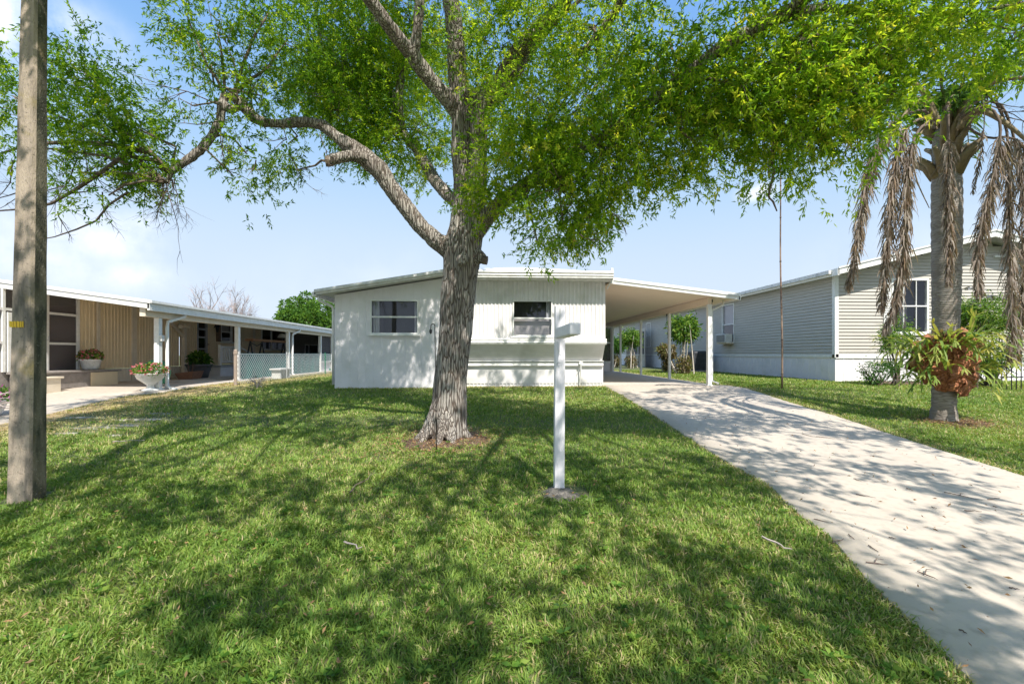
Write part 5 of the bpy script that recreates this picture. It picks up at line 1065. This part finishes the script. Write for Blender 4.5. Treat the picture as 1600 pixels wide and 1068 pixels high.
fr = [  # px, py, depth
    [(1462, 190, 7.3), (1440, 172, 7.1), (1400, 190, 6.9), (1368, 240, 6.8), (1350, 310, 6.75), (1338, 390, 6.7), (1326, 445, 6.7)],
    [(1462, 195, 7.2), (1440, 185, 6.9), (1412, 210, 6.7), (1396, 280, 6.6), (1388, 370, 6.55), (1378, 480, 6.5)],
    [(1460, 200, 7.1), (1440, 198, 6.8), (1422, 240, 6.6), (1415, 330, 6.5), (1410, 420, 6.5), (1398, 475, 6.5), (1384, 512, 6.5)],
    [(1475, 180, 7.0), (1480, 165, 6.8), (1482, 220, 6.75), (1481, 300, 6.75), (1484, 380, 6.75), (1482, 440, 6.8)],
    [(1500, 185, 7.1), (1535, 165, 6.9), (1562, 190, 6.8), (1556, 260, 6.75), (1540, 330, 6.7), (1528, 400, 6.7), (1530, 455, 6.7)],
    [(1500, 180, 7.2), (1545, 150, 7.1), (1572, 200, 7.0), (1576, 290, 7.0), (1578, 400, 7.0), (1582, 500, 7.0), (1578, 560, 7.0)],
    [(1505, 180, 7.4), (1560, 160, 7.4), (1590, 240, 7.4), (1602, 350, 7.4), (1598, 470, 7.4), (1590, 560, 7.4)],
    [(1500, 190, 7.3), (1540, 215, 7.2), (1590, 220, 7.1), (1630, 300, 7.0), (1640, 420, 7.0)]]
for i, f_ in enumerate(fr): frond(PP(f_), 'dry_frond', 'dead_frond', .27 if i != 3 else .23, .0075, 900 if i not in (7,) else 350, True, .022, .26)
frond(PP([(1535, 150, 7.0), (1538, 190, 7.0), (1532, 240, 7.0), (1520, 300, 7.0)]), 'dry_frond', 'dead_frond', .13, .007, 120, True, .009, .35)
frond(PP([(1395, 140, 7.0), (1372, 160, 7.0), (1340, 175, 7.0), (1325, 222, 7.0)]), 'dry_frond', 'dead_frond', .25, .01, 130, True, .01, .2)
frond(PP([(1455, 185, 7.1), (1442, 200, 6.9), (1428, 240, 6.8), (1432, 280, 6.8), (1452, 325, 6.8)]), None, 'bare_stalk', n=0, r0=.025, stem='palm_stem')
for f_ in ([(1500, 200, 7.3), (1515, 160, 7.2), (1545, 132, 7.0), (1600, 122, 6.8), (1680, 140, 6.5)], [(1500, 190, 7.3), (1530, 172, 7.1), (1575, 195, 6.9), (1625, 240, 6.7)], [(1462, 195, 7.3), (1445, 160, 7.1), (1425, 165, 7.0), (1398, 200, 6.9)], [(1465, 190, 7.3), (1440, 140, 7.2), (1400, 120, 7.1), (1360, 130, 7.0)]):
    frond(PP(f_), None, 'bare_stalk', n=0, r0=.055, stem='palm_stem')
for a in np.linspace(0, 6.28, 11)[:-1]:
    d = Vector((math.cos(a), math.sin(a), 0)); L = 2.6; c = crown
    frond([c, c + d * .25 + Vector((0, 0, .7)), c + d * .8 + Vector((0, 0, 1.35)), c + d * 1.5 + Vector((0, 0, 1.5)), c + d * 2.2 + Vector((0, 0, 1.2)), c + d * 2.6 + Vector((0, 0, .6))], 'green_frond', 'green_frond', .5, .016, 240, False, .03, .15, 'palm_stem')
# bare fruiting stalks at the right of the crown
mb = MB()
for k in range(5): bare_twig(at(1530 + 10 * k, 150 + 8 * k, 7.0), Vector((.7, rng.normal() * .2, -.2)).normalized(), 1.0, .008, 2)
mb.build('fruit_stalks', 'twig_bark', palm)
# ---------------------------------------------------------------- staghorn fern on the trunk
FC = at(1470, 568, 7.0); FC.y = PC.y; sf = empty('staghorn_fern', (PC.x, PC.y, FC.z), 'huge staghorn fern of rusty shields wrapped round the palm trunk', 'fern')
def shield(ax, az, s, tilt):
    s *= 1.08; mb = MB(); n = 26; nr = 6; a0 = math.radians(ax); cd = Vector((math.sin(a0), -math.cos(a0), 0)); sidev = Vector((math.cos(a0), math.sin(a0), 0)); up = (Vector((0, 0, 1)) + cd * tilt).normalized()
    c = Vector((PC.x, PC.y, FC.z + az)) + cd * .24; ph = rng.random() * 6; rows_ = []
    for i in range(nr + 1):
        t = i / nr; row = []
        for j in range(n):
            a = 2 * math.pi * j / n; w = 1 + .16 * math.sin(a * 5 + ph) + .08 * math.sin(a * 9 + ph * 2); u = math.cos(a) * s * t * w; v = math.sin(a) * s * .9 * t * w
            row.append(c + sidev * u + up * v + cd * (.16 * s / .4 * (1 - t * t) + .05 * math.sin(a * 7 + ph) * t * t))
        rows_.append(row)
    for i in range(nr):
        for j in range(n): k = (j + 1) % n; mb.quad(rows_[i][j], rows_[i][k], rows_[i + 1][k], rows_[i + 1][j])
    o = mb.build('shield_frond', 'shield_frond', sf, smooth=True); m = o.modifiers.new('s', 'SOLIDIFY'); m.thickness = .012
for (ax, az, s, ti) in ((-38, .18, .34, .3), (0, .22, .33, .4), (38, .16, .34, .3), (-62, -.02, .30, .1), (62, .0, .32, .1), (-25, -.10, .34, .15), (18, -.08, .33, .15), (-45, -.24, .22, 0), (5, -.32, .22, -.1), (40, -.28, .24, -.1), (-90, .1, .3, .2), (90, .1, .3, .2), (130, 0, .33, .2), (180, 0, .35, .2), (-130, 0, .33, .2)): shield(ax, az, s, ti)
mb_v = []; mb_f = []; mb_r = []
def strap(p, d, L, w, arch, rv, lv=0):
    side = d.cross(Vector((0, 0, 1))); side = side.normalized() if side.length > .05 else Vector((1, 0, 0)); pts = [p]; q = p.copy(); dd = d.copy(); n = 8
    for k in range(n): dd = (dd + Vector((0, 0, -1)) * arch / n + Vector(rng.normal(size=3)) * .05).normalized(); q = q + dd * L / n; pts.append(q.copy())
    i0 = len(mb_v)
    for k, a in enumerate(pts):
        t = k / n; ww = w * (.5 + .9 * t if t < .6 else 1.04 * (1 - (t - .6) / .4 * (.9 if lv else .35))); nn = Vector((0, 0, -.25 * ww)); mb_v.extend([a - side * ww, a + nn, a + side * ww]); mb_r.extend([rv] * 3)
    for k in range(n): b = i0 + k * 3; mb_f.extend([(b, b + 1, b + 4, b + 3), (b + 1, b + 2, b + 5, b + 4)])
    if lv == 0:
        for s in (-1, 0, 1) if rng.random() < .6 else (-1, 1): strap(pts[-1], (dd + side * s * .55 + Vector(rng.normal(size=3)) * .12).normalized(), L * (.32 + .25 * rng.random()), w * .62, arch * .6, rv, 1)
for k in range(260):
    a = rng.random() * 6.283 if k % 4 == 0 else -math.pi / 2 + (rng.random() * 2 - 1) * 1.75; az = (rng.random() * 2 - 1) * .40 + .04; o = Vector((math.cos(a), math.sin(a), 0))
    if abs(a + math.pi / 2) < 1.1 and -.40 < az < .24 and rng.random() < .95: continue
    p = Vector((PC.x, PC.y, FC.z + az)) + o * (.36 + .14 * rng.random())
    up = .6 + 1.5 * rng.random() if az > -.05 else .3 + 1.0 * rng.random()
    strap(p, (o + Vector((0, 0, up)) + Vector(rng.normal(size=3)) * .3).normalized(), .24 + .24 * rng.random(), .014 + .014 * rng.random(), .45 + 1.25 * rng.random(), float(np.clip(rng.normal(.5, .28), 0, 1)))
for k in range(70):
    a = (math.pi + rng.normal() * .5) if k % 2 else rng.normal() * .5
    if k % 5 == 0: a = -math.pi / 2 + rng.normal() * .5
    az = (rng.random() * 2 - 1) * .34 + .05; o = Vector((math.cos(a), math.sin(a) - .35, 0)).normalized(); p = Vector((PC.x, PC.y, FC.z + az + (.2 if k % 5 == 0 else 0))) + o * (.40 + .12 * rng.random())
    strap(p, (o + Vector((0, 0, .5 + rng.random()))).normalized(), .28 + .26 * rng.random(), .014 + .015 * rng.random(), .5 + 1.3 * rng.random(), float(np.clip(rng.normal(.6, .3), 0, 1)))
nmesh('antler_fronds', np.array([tuple(v) for v in mb_v]), np.array(mb_f), 'fern_leaf', sf, np.array(mb_r), True)
c = Vector((PC.x - .2, PC.y - .25, FC.z + .42)); foliage('dead_leaves', sf, 'brown_shrub', c, (.2, .15, .08), 160, .12, .04, out=.8)

# ---------------------------------------------------------------- shrubs
def shrub(name, label, cat, c, r, n, m, L, Wd, stems=10, h0=0, extra=None, group=None, out=.6, droop=.15, sm_='twig_bark'):
    b = Vector((c[0], c[1], gz(0, c[1]))); e = empty(name, b, label, cat, group); mb = MB()
    for k in range(stems): p = Vector(ball(1, c, r, .4)[0]); mid = b.lerp(p, .5) + Vector(rng.normal(size=3)) * .06; mb.tube([b + Vector((rng.normal() * .06, rng.normal() * .06, 0)), mid, p], [.02, .014, .006], 5)
    mb.build('stems', sm_, e); 
    cl = [Vector(ball(1, c, r, .3)[0]) for _ in range(max(6, n // 90))]; P = np.array([tuple(cl[int(rng.random() * len(cl))] + Vector(rng.normal(size=3)) * min(r) * .30) for _ in range(n)])
    Dv = unit(P - np.array(c)) * out + rng.normal(size=(n, 3)) * .55; leafobj('leaves', P, Dv, L * (.6 + .8 * rng.random(n)), Wd * (.6 + .8 * rng.random(n)), m, e, None, droop); return e
def P3(px, py, d): v = at(px, py, d); return (v.x, v.y, v.z)
shrub('leafy_shrub', 'bushy yellow green shrub against the grey house left of palm', 'shrub', P3(1402, 522, 12.4), (.38, .3, .55), 1500, 'shrub_leaf', .08, .035)
shrub('feathery_shrub', 'feathery green spreading shrub right of the palm trunk', 'shrub', P3(1550, 492, 12.2), (1.15, .5, .36), 9000, 'shrub_leaf', .11, .022, 14, out=.9)
shrub('dark_shrub', 'low dark green bush in the mulch behind the palm', 'shrub', P3(1545, 560, 12.3), (.9, .4, .35), 2200, 'dark_leaf', .08, .03)
shrub('low_shrub', 'small green bush at the grey house corner beside rocks', 'shrub', P3(1370, 578, 12.6), (.5, .3, .28), 1200, 'dark_leaf', .07, .03)
# thin silver-leaved stalk
b = P3(1527, 600, 12.0); e = empty('silver_plant', (b[0], b[1], gz(0, b[1])), 'thin stalked plant with drooping silver leaves against grey siding', 'plant'); t_ = at(1527, 462, 12.0); mb = MB(); mb.tube([(t_.x, t_.y, gz(0, t_.y)), (t_.x + .03, t_.y, 1.8), t_], [.02, .015, .01], 6); mb.build('stem', 'twig_bark', e)
V = []
for q in (at(1519, 452, 12), at(1540, 463, 12), at(1524, 475, 12)):
    P = np.repeat(np.array([tuple(q)]), 12, 0); Dv = np.array([[math.cos(a), .4 * math.sin(a), -.1 + .5 * rng.random()] for a in np.linspace(0, 6.28, 12)]); V.append((P, Dv))
P = np.concatenate([v[0] for v in V]); leafobj('leaves', P, np.concatenate([v[1] for v in V]), np.full(len(P), .26), np.full(len(P), .09), 'silver_leaf', e, None, .35)
# rocks
for i, (px, py, s, lb) in enumerate(((1340, 590, .16, 'flat grey rock at the corner of the grey skirting'), (1352, 588, .2, 'larger brown rock next to the low bush'), (1368, 592, .13, 'small round rock in front of the low bush'))):
    p = ground(px, py + 3); bm = bmesh.new(); s *= 1.35; bmesh.ops.create_icosphere(bm, subdivisions=3, radius=s)
    for v in bm.verts: v.co *= 1 + .35 * noise.noise(v.co * 7 + Vector((i * 3, 0, 0))); v.co.z *= .5; v.co += p + Vector((0, 0, s * .35))
    me = bpy.data.meshes.new('garden_rock'); bm.to_mesh(me); bm.free(); me.shade_smooth(); tag(link('garden_rock', me, 'rock', None), lb, 'rock')
# black iron garden gate piece
p = at(1580, 545, 11.6); e = empty('iron_trellis', (p.x, p.y, gz(0, p.y)), 'black iron trellis bars standing by the shrubs at right', 'trellis'); mb = MB()
for k in range(5): x = p.x - .25 + k * .13; mb.tube([(x, p.y, gz(0, p.y)), (x, p.y, p.z + .3)], .012, 6)
mb.build('bars', 'black_iron', e); MB().box(p.x - .3, p.x + .32, p.y - .012, p.y + .012, p.z + .28, p.z + .31).build('rail', 'black_iron', e); MB().box(p.x - .3, p.x + .32, p.y - .012, p.y + .012, .8, .83).build('rail', 'black_iron', e)
# staked leaning shrubs beyond the carport
for (px, top, x, w, m, n, lb, br) in ((1068, 512, 8.3, .85, 'shrub_leaf', 2600, 'leaning yellow green croton on pale stems behind the first carport bay', .6), (1043, 550, 8.4, .55, 'brown_shrub', 1200, 'thin brownish shrub with pale stems behind the second carport bay', .7), (986, 528, 8.6, .9, 'shrub_leaf', 2200, 'bright green small tree seen through the third carport bay', .5), (962, 540, 8.3, .8, 'dark_leaf', 1800, 'dense green bush at the far end of the carport', .5)):
    y = onX(px, x); z = EYE + (HOR - top) / F * y; c = (x, y, z); e = shrub('garden_shrub', lb, 'shrub', c, (w * .6, w * .6, w * .45), n, m, .16, .07, 5, group=None, sm_='pale_stem')
    mb = MB()
    for k in range(4): a = rng.normal() * .45; mb.tube([(x + .3 * rng.normal(), y + a, gz(0, y)), (x + .12 * rng.normal(), y + a * .7, (z + .6) / 2), (x + .2 * rng.normal(), y + a * 1.2, z + .15)], [.028, .024, .015], 6)
    mb.build('pale_stems', 'pale_stem', e)
    cc = (x, y, .95); P = ball(700, cc, (w * .42, w * .5, .45)); leafobj('dead_leaves', P, rng.normal(size=P.shape), np.full(700, .14), np.full(700, .05), 'brown_shrub', e, None, .3)
    if px > 1050:
        pass
# ---------------------------------------------------------------- trees beyond
def bare_tree(name, base, h, spread, label, seed):
    e = empty(name, base, label, 'tree'); r2 = np.random.default_rng(seed); tmb = MB(); b = Vector(base)
    def grow(p, d, L, r, lv, tgt):
        pts = [p]
        for k in range(4): d = (d + Vector(r2.normal(size=3) * .13) + Vector((0, 0, .04))).normalized(); pts.append(pts[-1] + d * L / 4)
        tgt.tube(pts, [r, r * .85, r * .7, r * .6, r * .5], 5 if lv > 1 else 3, False)
        if lv:
            for k in range(5 if lv > 1 else 7): grow(pts[1 + int(r2.random() * 4)], (d + Vector(r2.normal(size=3) * .42)).normalized(), L * (.5 + .25 * r2.random()), r * .45, lv - 1, tgt)
    tr = MB(); tr.tube([b, b + Vector((0, 0, h * .3))], [h * .035, h * .028], 8); tr.build('trunk', 'bare_twig', e)
    for k in range(8): a = k * .8; grow(b + Vector((0, 0, h * (.22 + .08 * r2.random()))), Vector((math.cos(a) * spread, math.sin(a) * spread, 1)).normalized(), h * .42, h * .021, 3, tmb)
    tmb.build('branches', 'bare_twig', e)
p = at(342, 553, 42); bare_tree('bare_tree', (p.x, p.y, .5), 6.5, .95, 'bare pinkish grey tree rising behind the beige roof', 5)
p = at(1028, 553, 46); bare_tree('bare_tree', (p.x, p.y, .5), 5.5, .5, 'distant bare tree seen through the carport gap', 8)
def round_tree(label, px, py, d, rx, rz_, n, L):
    c = at(px, py, d); e = empty('leafy_tree', (c.x, c.y, .5), label, 'tree'); mb = MB(); b = Vector((c.x, c.y, .4)); mb.tube([b, b.lerp(c, .6), c], [.28, .22, .1], 8)
    cl = []
    for k in range(80):
        q = Vector(ball(1, c, (rx * .95, rx * .8, rz_ * .92), .5)[0]); cl.append((q, rx * (.10 + .14 * rng.random()))); mb.tube([b.lerp(c, .4 + .3 * rng.random()), q], [.07, .02], 5)
    mb.build('trunk', 'bark_branch', e); P = []; Q = []
    for k in range(n): q, r = cl[int(rng.random() * len(cl))]; u = rng.normal(size=3); u /= np.linalg.norm(u); P.append(np.array(q) + u * r * (.7 + .4 * rng.random())); Q.append(u)
    P = np.array(P); Q = np.array(Q); leafobj('crown', P, Q + rng.normal(size=P.shape) * .5, L * (.6 + .8 * rng.random(n)), L * .55 * (.6 + .8 * rng.random(n)), 'shrub_leaf', e, rng.random(n) * .75, .2)
round_tree('dense round green tree rising between the two mobile homes', 494, 508, 40, 3.3, 2.7, 36000, .24)
round_tree('distant leafy tree behind the open carport', 975, 540, 60, 4.0, 2.6, 9000, .4)
Pw = []; Dw = []
for k in range(420):
    D = 1.7 + 7 * rng.random() ** 1.3; kx = rng.random() * 2.3 - 1.15; x = D * (math.sin(YAW) + kx); y = D * (math.cos(YAW) - kx * .05)
    if y > 11 or x > drive_l(y) - .1 or x < float(np.interp(y, AY, AX)) + .2: continue
    m_ = 7; Pw.append(np.repeat(np.array([[x, y, gz(0, y) + .025]]), m_, 0)); a = rng.random() * 6 + np.arange(m_) * .9; Dw.append(np.stack([np.cos(a), np.sin(a), .35 + .4 * rng.random(m_)], 1))
Pw = np.concatenate(Pw); n = len(Pw); tag(leafobj('lawn_weeds', Pw, np.concatenate(Dw), .03 + .03 * rng.random(n), .014 + .012 * rng.random(n), 'shrub_leaf', None, None, .2), 'small broadleaf weeds scattered through the front lawn grass', 'weeds', kind='stuff')
n = 900; D = 1.7 + 8 * rng.random(n); kx = rng.random(n) * 2.4 - 1.2; P = np.stack([D * (math.sin(YAW) + kx), D * (math.cos(YAW) - kx * .05), 0 * D], 1); P = P[(P[:, 1] < 11.5) & (P[:, 0] > -7)]; P[:, 2] = .1 + .0556 * (P[:, 1] - 4.2) + .045; n = len(P); Dv = rng.normal(size=P.shape); Dv[:, 2] *= .3
tag(leafobj('lawn_litter', P, Dv, .025 + .025 * rng.random(n), .008 + .008 * rng.random(n), 'litter', None), 'dry brown leaves scattered over the front lawn', 'leaf litter', kind='stuff')
# ---------------------------------------------------------------- twigs fallen on the drive, in the grass
TWG = [(1297, 631 + 143, 55, -8), (1422, 768, 12, 5), (1505, 779, 60, 14), (1555, 783, 20, -2), (1352, 778, 30, 6), (1340, 753, 14, 5), (1283, 817, 22, 5), (1365, 862, 18, 12), (1370, 885, 36, 4), (1310, 849, 18, -6), (1330, 843, 10, 8), (1450, 905, 34, 14), (1555, 796, 8, 2), (1265, 683, 26, 6), (1505, 993, 12, 6), (1520, 802, 28, 2), (1395, 845, 12, 3), (1585, 925, 16, 2), (1460, 797, 10, 3)]
for i, (px, py, L, dy_) in enumerate(TWG):
    if i == 0: px, py, L, dy_ = 1290, 686, 30, 4
    a = ground(px - L / 2, py - dy_ / 2); b = ground(px + L / 2, py + dy_ / 2); h = .022; n_ = 5; mb = MB(); pts = []
    for k in range(n_ + 1): t = k / n_; q = a.lerp(b, t) + Vector((rng.normal(), rng.normal(), 0)) * (a - b).length * .028; q.z = gz(0, q.y) + h + .006 * rng.random(); pts.append(q)
    mb.tube(pts, [.004, .0045, .004, .0035, .0025, .0012], 5); 
    if L > 30: q = pts[2]; mb.tube([q, q + Vector((.05, .04, .01)), q + Vector((.11, .05, .0))], [.004, .003, .001], 4)
    o = mb.build('fallen_twig', 'twig_bark', None)
    tag(o, 'short dark twig fallen on the pale concrete driveway', 'twig', 'twigs fallen on the driveway')
tag_special = {2: 'longest forked dark twig lying across the right part of the driveway'}
tw = [o for o in bpy.data.objects if o.name.startswith('fallen_twig')]; tw[2]['label'] = tag_special[2]
for (a, b, lb) in (((545, 778), (584, 746), 'dark bare stick lying in the grass below the tree'), ((175, 695), (230, 693), 'grey stick lying in the grass right of the utility pole'), ((1195, 850), (1238, 872), 'pale thin stem lying in the grass beside the driveway'), ((538, 858), (570, 867), 'pale curled dry stem in the middle of the front lawn')):
    A = ground(*a); B = ground(*b); mb = MB(); pts = [A.lerp(B, t) + Vector((rng.normal() * .015, rng.normal() * .015, .045 + .012 * rng.random())) for t in np.linspace(0, 1, 7)]; mb.tube(pts, [.007, .007, .006, .005, .005, .004, .002], 5)
    tag(mb.build('fallen_stick', 'twig_bark' if 'dark' in lb else 'bare_twig', None), lb, 'stick')
P = np.zeros((260, 3)); _s = .72; D_ = 2.5 + rng.random(260) * 9; 
for i in range(260): y = 2 + rng.random() * 9.5; l, r = drive_l(y), drive_r(y); t = rng.random() ** 1.6; P[i] = (l + (r - l) * (t if i % 2 else 1 - t), y, gz(0, y) + .019)
Dv = rng.normal(size=(260, 3)); Dv[:, 2] *= .1
tag(leafobj('driveway_litter', P, Dv, .012 + .022 * rng.random(260), .004 + .005 * rng.random(260), 'litter', None), 'tiny dry leaves scattered over the pale concrete driveway', 'leaf litter', kind='stuff')
